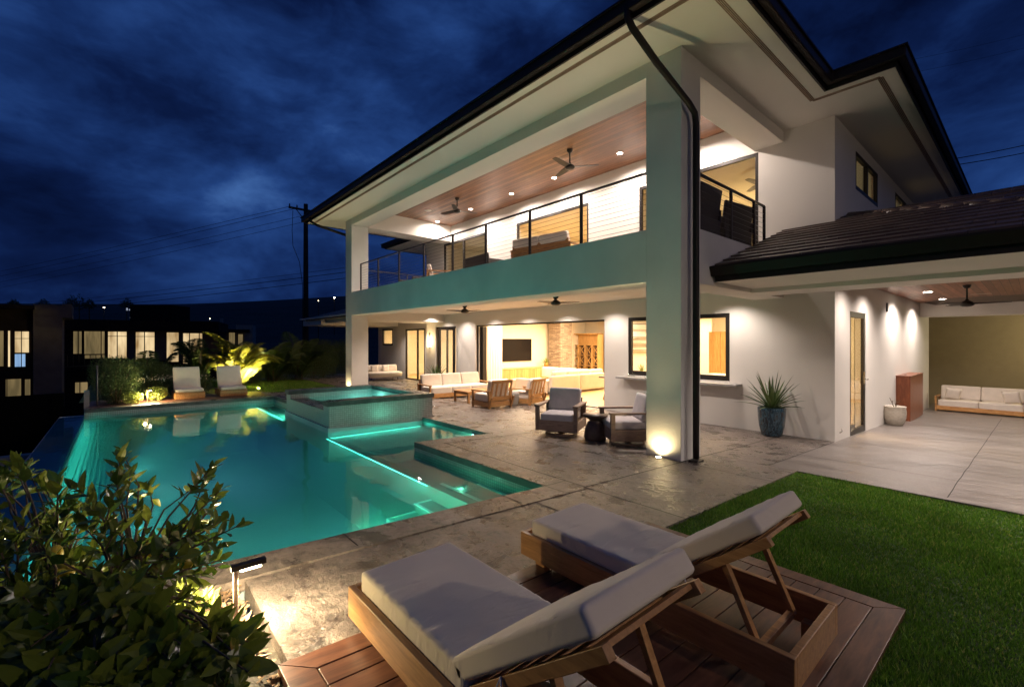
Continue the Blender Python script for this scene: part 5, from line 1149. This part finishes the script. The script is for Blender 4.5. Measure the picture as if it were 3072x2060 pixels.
# ---- furniture on the balcony
Zb = 3.57
frame_chair('outdoor_sofa', 'teak sofa with pale cushions behind the middle of the balcony railing', (-5.1, 2.35, Zb), R(100), 1.9, .85, teak, cream_fab, 'sofa', 2, None, armh=.72, backh=1.0)
frame_chair('armchair', 'teak armchair with pale cushion toward the far end of the balcony', (-9.9, 1.9, Zb), R(60), .85, .8, teak, cream_fab, 'armchair', 1, None, armh=.60, backh=.80)
def wchair(label, loc, rz, w=.6, d=.6, h=.95, g='dark wicker chairs on the balcony'):
    t = thing('wicker_chair', label, 'chair', loc, rz, g)
    MB().b2(-d/2, d/2, -w/2, w/2, .12, .44).build('seat', wicker, t, bevel=.02); b = MB(); b.box((-d/2+.04, 0, h/2+.15), (.06, w, h-.3), (0, R(-8), 0)); b.build('backrest', wicker, t, bevel=.02)
    for sg in (-1, 1): MB().b2(-d/2, d/2, sg*w/2-.04, sg*w/2+.04, .40, .64).build('armrest', wicker, t, bevel=.02)
    for sg in (-1, 1):
        for s2 in (-1, 1): MB().b2(sg*(d/2-.05)-.02, sg*(d/2-.05)+.02, s2*(w/2-.05)-.02, s2*(w/2-.05)+.02, 0, .12).build('leg', black, t)
    return t
wchair('dark wicker armchair right behind the upper side railing, near the pillar', (-.62, 1.62, Zb), R(180), .8, .6, 1.0)
wchair('dark wicker armchair behind the second bay of the upper side railing', (-.66, 2.95, Zb), R(172), .95, .6, .95)
wchair('low dark wicker seat behind the front railing, left of the teak sofa', (-7.5, 2.1, Zb), R(85), 1.3, .7, .80)
wchair('brown wicker bench at the far corner of the balcony', (-12.2, 2.2, Zb), R(-90), 1.1, .7, .75)
wchair('brown wicker bench beside the far corner bench', (-11.0, 2.6, Zb), R(-80), 1.0, .7, .70)

# ================================================================== PLANTS
def in_poly(px, py, P):
    c = False; j = len(P)-1
    for i in range(len(P)):
        if (P[i][1] > py) != (P[j][1] > py) and px < (P[j][0]-P[i][0])*(py-P[i][1])/(P[j][1]-P[i][1])+P[i][0]: c = not c
        j = i
    return c
def citrus():
    t = thing('lemon_bush', 'big dark leafy lemon bush in the near corner beside the path light', 'bush', (.95, -6.5, gz(-6.5)-.05))
    O = Vector(t.location); OUT = [(-60, 1400), (60, 1370), (150, 1370), (200, 1450), (260, 1440), (330, 1390), (395, 1310), (440, 1330), (470, 1430), (540, 1430), (575, 1350), (620, 1345), (650, 1400), (700, 1420), (715, 1490), (680, 1540), (775, 1535), (780, 1560), (690, 1610), (715, 1690), (650, 1720), (660, 1790), (560, 1850), (600, 1900), (800, 1905), (770, 2000), (700, 2120), (-60, 2120)]
    tips = []; k = 0
    while len(tips) < 300 and k < 9000:
        k += 1; px = random.uniform(-60, 810); py = 1300+820*random.random()**.85
        if not in_poly(px, py, OUT): continue
        if py < 1750 and random.random() < .45: continue
        u = (py-1300)/760; dep = 2.35-.85*u+random.uniform(-.38, .38)
        if 560 < px < 740 and 1650 < py < 1900: dep = max(dep, 1.9) 
        p = far(px, py, dep)
        if p.z < .42: continue
        tips.append(p-O)
    st_ = MB(); P = []; D = []; N = []; Lg = []; Wd = []
    hubs = [Vector((math.cos(a)*.25*r_, math.sin(a)*.25*r_, .35+.25*r_)) for a, r_ in [(k*1.1, .4+.6*((k*7) % 5)/5) for k in range(14)]]
    for h in hubs: st_.tube([(0, 0, 0), h*.5+Vector((0, 0, .05)), h], [.02, .014, .010], 6)
    for tp in tips:
        h = min(hubs, key=lambda q: (q-tp).length); mid = h.lerp(tp, .55)+Vector((random.uniform(-.05, .05), random.uniform(-.05, .05), .04))
        ax = (tp-mid).normalized(); st_.tube([h, mid, tp], [.006, .004, .0022], 5, cap=False)
        n = random.randint(6, 10)
        for q in range(n):
            s = q/n; pos = tp-ax*(.15*s*1.1); a = q*2.4+random.random(); r = ax.orthogonal().normalized(); r2 = ax.cross(r); out_ = r*math.cos(a)+r2*math.sin(a)
            d = (ax*(1.15-s*.9)+out_*(.55+.7*s)+Vector((0, 0, .35))).normalized()
            P.append(pos); D.append(d); N.append((ax*.9-out_*.35+Vector((0, 0, .5))+Vector((random.gauss(0, .25), random.gauss(0, .25), 0))).normalized()); L = random.uniform(.058, .105)*(1-.25*(s < .15)); Lg.append(L); Wd.append(L*random.uniform(.38, .50))
    V, F = leaves(P, D, N, np.array(Lg), np.array(Wd), .18)
    # shape two more tiers of finer outline by splitting nothing: leaves carry a folded midrib
    npmesh('foliage', V, F, citrus_leaf, t, smooth=False); st_.build('stems', bark, t)
    for px, py, dep, r_, tilt in ((190, 1710, 1.75, .030, .5), (170, 1655, 1.8, .020, .2), (445, 1655, 2.0, .028, .1), (560, 1690, 2.0, .022, .9)):
        f = MB(); pr_ = [(max(.001, r_*math.sin(math.pi*q/10)**.8*(1-.0*q)), -r_*1.45*math.cos(math.pi*q/10)) for q in range(11)]; f.lathe(pr_, 16); M_ = Euler((tilt, tilt*.6, 0)).to_matrix(); p = far(px, py, dep)-O; f.v = [tuple(M_@Vector(v)+p) for v in f.v]; f.build('lemon', yellow_m, t)
citrus()
def leafcloud(t, name, m, n, blobs, L, W_, up=.35, ground=False):
    """leaf faces through the outer volume of several blobs (cx,cy,cz,rx,ry,rz)"""
    B = np.array(blobs, float); vol = B[:, 3]*B[:, 4]*B[:, 5]; pick = rng.choice(len(B), n, p=vol/vol.sum()); b = B[pick]
    d = rnd_dirs(n); r = rng.uniform(.45, 1.0, n)**.6
    P = b[:, :3]+d*r[:, None]*b[:, 3:6]*(1+.18*np.sin(d[:, :1]*9+b[:, :1]*5)*np.cos(d[:, 2:3]*8))
    D = d*.8+rnd_dirs(n)*.6; D[:, 2] += up; N = rnd_dirs(n, .8)
    Lg = rng.uniform(.6, 1.3, n)*L; V, F = leaves(P, D, N, Lg, Lg*W_, .15); return npmesh(name, V, F, m, t)
def palm(label, loc, H_, spread, nf, seed, group='palms along the far hedge', m=palm_leaf, fine=1.0):
    t = thing('palm', label, 'palm', loc, seed*1.3, group); rr = random.Random(seed); P = []; D = []; N = []; Lg = []; st_ = MB(); V2 = MB()
    for k in range(nf):
        a = k*2.4+rr.uniform(-.3, .3); c = k % 5; bx, by = (math.cos(c*1.26)*.16, math.sin(c*1.26)*.16); el = R(rr.uniform(46, 88)); ln = H_*rr.uniform(.75, 1.05)
        d = Vector((math.cos(a), math.sin(a), 0)); pts = []; p = Vector((bx, by, rr.uniform(.05, .35)*H_*.5)); e = el; n_ = 14
        for i in range(n_+1):
            pts.append(p.copy()); p = p+(d*math.cos(e)*spread+Vector((0, 0, math.sin(e))))*ln/n_; e -= R(8.0+rr.uniform(-1, 2.5))*(.15+1.35*i/n_)
        st_.tube([(bx, by, 0), pts[0]]+pts[1:], [.018, .014]+[.010*(1-i/n_)+.002 for i in range(n_)], 5, cap=False)
        for i in range(2, n_*6):
            q = i/6; j = min(int(q), n_-1); pp = pts[j].lerp(pts[j+1], q-j); ax = (pts[j+1]-pts[j]).normalized(); side = ax.cross(Vector((0, 0, 1))).normalized()
            for sg in (-1, 1):
                dd_ = ax*.75+side*sg*1.0+Vector((0, 0, -.12+rr.uniform(-.15, .1))); P.append(pp); D.append(dd_); N.append(Vector((0, 0, 1))+side*sg*.5); Lg.append(ln*.20*math.sin(math.pi*(.12+.86*q/n_))*rr.uniform(.85, 1.1)+.02)
    Lg = np.array(Lg); V, F = leaves(P, D, N, Lg, np.maximum(Lg*.07, .012)*fine, .22)
    npmesh('fronds', V, F, m, t); st_.build('stems', bark, t); return t
palm('bright yellow lit bushy palm with a ground uplight at its foot', (-16.75, -2.85, .02), 2.40, .80, 24, 3)
palm('dim olive palm directly right of the bright palm, against the dark hill', (-18.4, -1.3, -.1), 2.3, .9, 16, 5, m=hedge_leaf)  # dark hedge leaf colour painted on from here so these palms read unlit
palm('dim palm with an arching orange tipped frond in front of the utility pole', (-19.0, .0, -.1), 2.5, .85, 16, 8, m=hedge_leaf)
palm('thin dim palm behind the left far lounger', (-16.3, -5.5, .0), 2.0, .5, 8, 11, m=hedge_leaf)
palm('brownish thin palm left of the bright palm behind the loungers', (-17.2, -4.1, .0), 2.3, .5, 8, 14, m=hedge_leaf)
def shrub(label, loc, r, h, n, m=hedge_leaf, L=.05, W_=.32, group=None, name='shrub', cat='shrub', trunk=True):
    t = thing(name, label, cat, loc, 0, group); bl = [(0, 0, h*.5, r*.8, r*.8, h*.48)]+[(math.cos(a)*r*.45, math.sin(a)*r*.45, h*(.3+.45*((a*7) % 1)), r*.5, r*.5, h*.3) for a in (0, 1.1, 2.2, 3.3, 4.4, 5.5)]
    leafcloud(t, 'foliage', m, n, bl, L, W_)
    if trunk: s_ = MB(); [s_.tube([(0, 0, -.1), (math.cos(a)*r*.2, math.sin(a)*r*.2, h*.35), (math.cos(a)*r*.5, math.sin(a)*r*.5, h*.7)], [.02, .012, .005], 6) for a in (0, 1.5, 3, 4.5)]; s_.build('stems', bark, t)
    return t
shrub('round dark green shrub at the far left corner of the pool', (-12.85, -6.42, .05), .60, 1.38, 9000, L=.06, W_=.16, name='round_shrub')
shrub('low yellow lit shrub left of the small far path light', (-12.45, -6.08, .1), .24, .34, 1500, shrub_leaf, .04, .5, 'low lit shrubs by the far path light')
shrub('low bright green shrub right of the small far path light', (-12.85, -5.55, .1), .28, .42, 1700, shrub_leaf, .04, .5, 'low lit shrubs by the far path light')
t = thing('flowering_plant', 'pale flowering plant spreading behind the lit low shrubs', 'flowering plant', (-14.2, -5.4, .1), 0); leafcloud(t, 'leaves', hedge_leaf, 2600, [(0, 0, .30, .45, .75, .28)], .05, .3)
fp = rng.normal(size=(260, 3))*[.30, .55, .04]+[0, 0, .58]; V, F = leaves(fp, rnd_dirs(260), rnd_dirs(260, 2), np.full(260, .045), np.full(260, .03)); tag(npmesh('flowers', V, F, flower_m, t), kind='stuff')
hs = [(-14.2, -6.4, 1.25, .7), (-14.5, -5.6, 1.15, .6), (-15.2, -4.9, 1.0, .55), (-14.6, -4.35, .8, .45), (-17.8, -2.2, .9, .6), (-18.8, -1.0, 1.3, .8), (-19.3, .0, 1.35, .8), (-19.9, .9, 1.9, .85), (-20.6, 1.6, 2.15, .9), (-22.6, 2.8, 2.2, 1.1), (-23.6, 4.2, 2.3, 1.1)]
lb = ['dark leafy shrub right behind the round corner shrub', 'feathery dark green shrub behind the pale flowers', 'dense shrub behind the left far lounger', 'low shrub between the two far loungers', 'small bushy shrub at the right foot of the bright palm', 'dark hedge shrub behind the olive palm', 'dark hedge shrub under the utility pole', 'tall dark hedge shrub left of the far pillar', 'tallest dark hedge shrub touching the far pillar', 'dark hedge shrub seen past the far pillar', 'last dark hedge shrub beyond the end wall of the porch']
for (x, y, h, r), l_ in zip(hs, lb): shrub(l_, (x, y, gz(min(y, 3))-.15), r, h, int(4200*r*h)+900, hedge_leaf, .07, .22, 'hedge shrubs along the far lawn', 'hedge_shrub')
# small ground plants by the mulch, lit by the path light
for i, (x, y, s) in enumerate(((.50, -6.06, 1.0), (.62, -6.22, .8), (.30, -6.12, .9), (.86, -6.10, .7))):
    t = thing('ground_plant', ['lit leafy seedling at the foot of the path light', 'lit leafy plant just behind the path light post', 'lit leafy plant between lemon bush and pool', 'small lit leafy sprout close to the concrete edge'][i], 'plant', (x, y, gz(y)-.05), i, 'lit small plants under the lemon bush')
    leafcloud(t, 'leaves', shrub_leaf, 130, [(0, 0, .10*s, .11*s, .11*s, .11*s)], .065, .42, .6); b = MB(); [b.tube([(0, 0, -.05), (.05*math.cos(q), .05*math.sin(q), .14*s)], .003, 5) for q in range(5)]; b.build('stems', bark, t)

# ================================================================== BEYOND THE GARDEN
t = thing('mesh_fence', 'long black mesh fence running left from the far pool corner', 'fence', (-12.55, -7.3, -.5), 0)
MB().add([(-.0, -.1, -.9), (0, -14, -1.2), (0, -14, .82), (0, -.1, .98)], [(0, 1, 2, 3)]).build('mesh', fence_m, t)
MB().bar((0, -.1, .98), (0, -14, .82), .04).build('top_rail', fence_m, t)
for k in range(6): MB().b2(-.03, .03, -.3-k*2.3-.03, -.3-k*2.3+.03, -1.2, 1.0-k*.03).build('post', fence_m, t)
t = thing('fence_post', 'short pale post at the far left corner of the pool coping', 'post', (-12.42, -6.98, -.45), 0); MB().b2(-.03, .03, -.05, .05, 0, 1.0).build('post_body', concrete_m, t)
t = thing('garden_pole', 'thin tall grey pole standing against the round corner shrub', 'pole', (-12.40, -6.78, -.1), 0); MB().tube([(0, 0, 0), (.01, 0, 1.28)], .018, 8).build('shaft', metalgrey, t)

t = thing('utility_pole', 'tall dark wooden utility pole with a crossarm beyond the left eave', 'utility pole', (-28.1, 3.0, -3), 0)
MB().tube([(0, 0, 0), (0, 0, 8), (0, 0, 13.85)], [.20, .16, .13], 12).build('shaft', polewood, t)
ar = (RT*1.0+FWD*.9).normalized(); ca = MB(); ca.bar(Vector((0, 0, 13.45))-ar*1.05, Vector((0, 0, 13.45))+ar*1.05, .11, .12); ca.bar(Vector((0, 0, 12.7)), Vector((0, 0, 13.4))-ar*.6, .04); ca.bar(Vector((0, 0, 12.7)), Vector((0, 0, 13.4))+ar*.6, .04); ca.build('crossarm', polewood, t)
for q in (-1.0, -.55, .55, 1.0): i_ = MB(); i_.lathe([(.02, 0), (.05, .06), (.03, .12), (.045, .16), (.01, .2)], 10, tuple(Vector((0, 0, 13.5))+ar*q)); i_.build('insulator', black, t)
lp_ = MB(); lp_.tube([tuple(Vector((0, 0, 13.3))-ar*.8), tuple(Vector((0, 0, 12))-ar*.85), tuple(Vector((0, 0, 11))-ar*.8), tuple(Vector((0, 0, 10))-ar*.4), (-.0, -.2, 8.5), (0, -.2, 4)], .018, 5); lp_.build('lead_cable', black, t)
top_ = Vector((-28.1, 3.0, 10.5))
def wire(label, a, b, sag, r):
    t = thing('power_line', label, 'wire', a, 0, 'power lines'); a = Vector(a); b = Vector(b); n_ = 24
    MB().tube([(b-a)*k/n_-Vector((0, 0, sag*4*(k/n_)*(1-k/n_))) for k in range(n_+1)], r, 4).build('cable', black, t)
wire('uppermost thin power line running left from the utility pole', top_-ar*1.0, far(-900, 905, 120), 3.0, .013)
wire('second thin power line running left from the utility pole', top_-ar*.5, far(-900, 925, 120), 3.0, .013)
wire('third thin power line below the crossarm, running left', far(905, 648, 31), far(-900, 935, 120), 3.0, .012)
wire('lowest thin power line on the left of the pole', far(915, 665, 31), far(-900, 950, 120), 3.0, .012)
wire('upper line of the three low lines crossing behind the pole', far(1120, 792, 40), far(-500, 930, 150), 2.0, .018)
wire('middle thick line of the three low lines behind the pole', far(1120, 806, 40), far(-500, 940, 150), 2.0, .03)
wire('lower thick line of the three low lines behind the pole', far(1120, 824, 40), far(-500, 955, 150), 2.0, .03)
wire('upper thick power line at the right edge of the sky', far(2800, 486, 30), far(3300, 378, 30), .2, .035)
wire('lower thick power line at the right edge of the sky', far(2800, 504, 30), far(3300, 405, 30), .2, .035)
wire('faint thin power line high at the right edge of the sky', far(2700, 186, 45), far(3300, 40, 45), .3, .012)
wire('faint thin power line just below the highest one at right', far(2700, 225, 45), far(3300, 82, 45), .3, .012)

def vplane(d0, d1):
    """vertical plane seen at depth d0 at px 0 and d1 at px 800 of the survey photo"""
    a = far(0, 1024, d0); b = far(800, 1024, d1); a.z = b.z = 0; s = (b-a).normalized(); return a, s
def onp(pl, px, py, off=0.0):
    a, s = pl; d = (FWD+RT*((px-1536)/1363.34)+Vector((0, 0, (1024-py)/1363.34))); nn = Vector((-s.y, s.x, 0)); tt = (a+nn*off-CAM).dot(nn)/d.dot(nn); return CAM+d*tt
def cz(x, y): return x/2.9038, y/2.9038+750
def panel(pl, x0, x1, y0, y1, off, m, name, par, th=.06):
    a, s = pl; nn = Vector((-s.y, s.x, 0)); p0 = onp(pl, *cz(x0, y0), off); p1 = onp(pl, *cz(x1, y0), off); p2 = onp(pl, *cz(x1, y1), off); p3 = onp(pl, *cz(x0, y1), off)
    z1 = (p0.z+p1.z)/2; z0 = (p2.z+p3.z)/2; A = Vector((p0.x, p0.y, 0)); B = Vector((p1.x, p1.y, 0)); sg = 1 if nn.dot(CAM-A) < 0 else -1
    q = [A, B, B+nn*th*sg, A+nn*th*sg]; mb = MB(); mb.add([(v.x, v.y, z) for z in (z0, z1) for v in q], [(0, 3, 2, 1), (4, 5, 6, 7), (0, 1, 5, 4), (1, 2, 6, 5), (2, 3, 7, 6), (3, 0, 4, 7)])
    o = mb.build(name, m); o.parent = par; o.matrix_parent_inverse = Matrix.Translation(-Vector(par.location)); return o
def towards(pl): a, s = pl; nn = Vector((-s.y, s.x, 0)); return 1 if nn.dot(CAM-a) > 0 else -1
def win(pl, x0, x1, y0, y1, m, par, bars_v=(), bars_h=(), w=9):
    f = towards(pl); pn = panel(pl, x0, x1, y0, y1, f*.04, m, 'window', par)
    fr = []
    for (a0, a1, b0, b1) in [(x0-w/2, x0+w/2, y0, y1), (x1-w/2, x1+w/2, y0, y1), (x0, x1, y0-w/3, y0+w/3), (x0, x1, y1-w/3, y1+w/3)]+[(v-w/2.5, v+w/2.5, y0, y1) for v in bars_v]+[(x0, x1, v-w/4, v+w/4) for v in bars_h]: fr.append((a0, a1, b0, b1))
    for q in fr: o = panel(pl, *q, f*.10, darkwall, 'window_frame', par, .05); o.parent = pn; o.matrix_parent_inverse = Matrix.Identity(4)
    return pn
PN = vplane(30, 37)
nh = thing('neighbour_house', 'long dark flat roofed house beyond the fence with a row of tall lit windows', 'house', onp(PN, 400, 1240), 0)
f_ = towards(PN)
panel(PN, 530, 1905, 700, 1420, 0, darkwall, 'wall', nh, 5); panel(PN, 520, 1905, 612, 702, f_*.9, darkwall, 'roof', nh, 7)
for a_ in ((1110, 1172), (1352, 1445), (1560, 1588)): panel(PN, *a_, 702, 960, f_*.12, greywall, 'pier', nh, .12)
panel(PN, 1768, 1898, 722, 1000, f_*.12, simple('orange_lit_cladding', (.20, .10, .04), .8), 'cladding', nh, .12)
win(PN, 632, 715, 705, 905, litdim, nh, (680,)); win(PN, 728, 915, 705, 945, litdim, nh, (880,)); win(PN, 935, 1107, 708, 945, litwin, nh, (1020,), (750,)); win(PN, 1177, 1350, 712, 952, litwin, nh, (1258,), (752,))
win(PN, 1447, 1560, 715, 975, litwin, nh); win(PN, 1590, 1766, 722, 990, litwin, nh, (1650, 1735)); win(PN, 648, 768, 1148, 1245, litdim, nh, (695,)); win(PN, 797, 838, 1150, 1240, litdim, nh)
panel(PN, 530, 935, 1015, 1045, f_*2.4, darkwall, 'balcony_slab', nh, 2.4); panel(PN, 530, 935, 905, 915, f_*2.3, black, 'balcony_rail', nh, .05)
for k in range(9): panel(PN, 532+k*50, 537+k*50, 912, 1018, f_*2.3, black, 'rail_post', nh, .05)
for k in range(4): panel(PN, 532, 935, 930+k*20, 932+k*20, f_*2.3, black, 'rail_bar', nh, .02)
PL2 = vplane(22, 30); f2 = towards(PL2)
n2 = thing('neighbour_house', 'dark two storey house at the left edge with a blue lit room', 'house', onp(PL2, 40, 1240), 0)
panel(PL2, -500, 285, 470, 1420, 0, darkwall, 'wall', n2, 5); panel(PL2, 288, 540, 475, 1420, f2*.5, greywall, 'stair_tower', n2, 3.0); panel(PL2, 540, 628, 470, 590, f2*.5, greywall, 'canopy', n2, 3.0); panel(PL2, -500, 290, 468, 500, f2*1.2, darkwall, 'roof', n2, 6)
win(PL2, -60, 35, 700, 1015, litdim, n2); win(PL2, 65, 92, 700, 1018, litwin, n2); win(PL2, 124, 256, 706, 895, litwin, n2, (186,), (770,)); win(PL2, 124, 225, 902, 1018, litblue, n2, (186,)); win(PL2, 45, 188, 1120, 1308, litdim, n2, (60,)); win(PL2, 212, 268, 1122, 1300, litdim, n2)
PL3 = vplane(38, 46); f3 = towards(PL3)
n3 = thing('neighbour_house', 'small pale walled house with dim curtains above the bright palm', 'house', onp(PL3, 700, 1010), 0)
panel(PL3, 1916, 1940, 594, 960, f3*.3, simple('pale_render', (.30, .27, .23), .9), 'wall', n3, .3); panel(PL3, 2055, 2200, 652, 960, 0, MATS['pale_render'], 'wall', n3, 3); panel(PL3, 1930, 2060, 700, 960, f3*.0, greywall, 'wall', n3, 2); panel(PL3, 1930, 2170, 690, 712, f3*.6, darkwall, 'roof', n3, 2.5); win(PL3, 1990, 2050, 716, 850, litdim, n3); win(PL3, 2070, 2120, 730, 850, litdim, n3)
# lamps and dark trees on the far hill
for i, (px, py, r_, l_) in enumerate(((312, 922, .3, 'bright distant hillside lamp above the dark neighbour roof'), (630, 956, .16, 'small distant lamp low on the hill right of the dark roof'), (955, 902, .14, 'tiny distant lamp on the hill just right of the utility pole'), (1003, 893, .34, 'bright distant lamp on the hill beside the far pillar'))):
    p = far(px, py, 110); t = thing('distant_lamp', l_, 'lamp', p, 0, 'distant hillside lamps'); MB().lathe([(.02, -r_*.5), (r_*.45, -r_*.2), (r_*.45, r_*.2), (.02, r_*.5)], 10).build('lantern', farlamp_e, t); MB().tube([(0, 0, -9), (0, 0, -.2)], .08, 6).build('post', black, t)
t = thing('distant_building', 'distant apartment block with narrow pale lit windows above the neighbour roof', 'building', far(430, 935, 105), 0)
bb = MB(); Mt = Matrix((RT, FWD, Vector((0, 0, 1)))).transposed(); bb.box((0, 3.2, -4), (9.5, 6, 11), Mt); bb.build('wall', darkwall, t)
palew = f_litwin('far_pale_window', (.10, .12, .18), (.32, .35, .42), .8)
for k, (x, y, w_, h_) in enumerate(((1105, 515, 10, 22), (1127, 520, 8, 12), (1170, 522, 8, 12), (1203, 520, 8, 26), (1250, 520, 8, 36), (1287, 530, 6, 16), (1322, 518, 18, 40), (1386, 540, 10, 88), (1406, 520, 8, 40), (1137, 590, 8, 10), (1250, 594, 5, 8), (1322, 594, 8, 12), (1406, 594, 8, 20))):
    px, py = cz(x, y); q = far(px, py, 105)-Vector(t.location); b = MB(); b.box(q-FWD*.0, (w_/2.9038/1363*105, .1, h_/2.9038/1363*105), Mt); b.build('window', palew, t)
rr = random.Random(4)
for i, px in enumerate((40, 130, 215, 238, 268, 380)):
    p = far(px, 918+rr.uniform(-2, 5), 140); t = thing('distant_tree', 'small dark tree silhouette on the skyline', 'tree', p, 0, 'dark trees along the far skyline'); h = rr.uniform(1.6, 3.6)
    leafcloud(t, 'crown', hedge_leaf, 500, [(0, 0, h*.2, h*.8, h*.8, h*.5), (h*.5, .2, h*.5, h*.4, h*.4, h*.5), (-h*.4, 0, h*.6, h*.35, h*.35, h*.7)], .45, .35, .9); MB().tube([(0, 0, -6), (0, 0, h*.4)], .15, 6).build('trunk', bark, t)
# added unseen mast lamp, stands in for warm light on gable, lawn and loungers
t = thing('added_mast_lamp', 'added unseen mast lamp standing in for warm light on the lawn side', 'lamp', (10.5, -3.0, -.1), 0)
MB().tube([(0, 0, 0), (0, 0, 4.6)], .05, 10).build('mast', black, t); MB().lathe([(.04, 4.6), (.16, 4.55), (.16, 4.75), (.04, 4.85)], 16).build('lantern', lampw_e, t)
light('POINT', 'added_fill_bulb', (10.5, -3.0, 4.45), 950, (1, .80, .66), radius=.12)
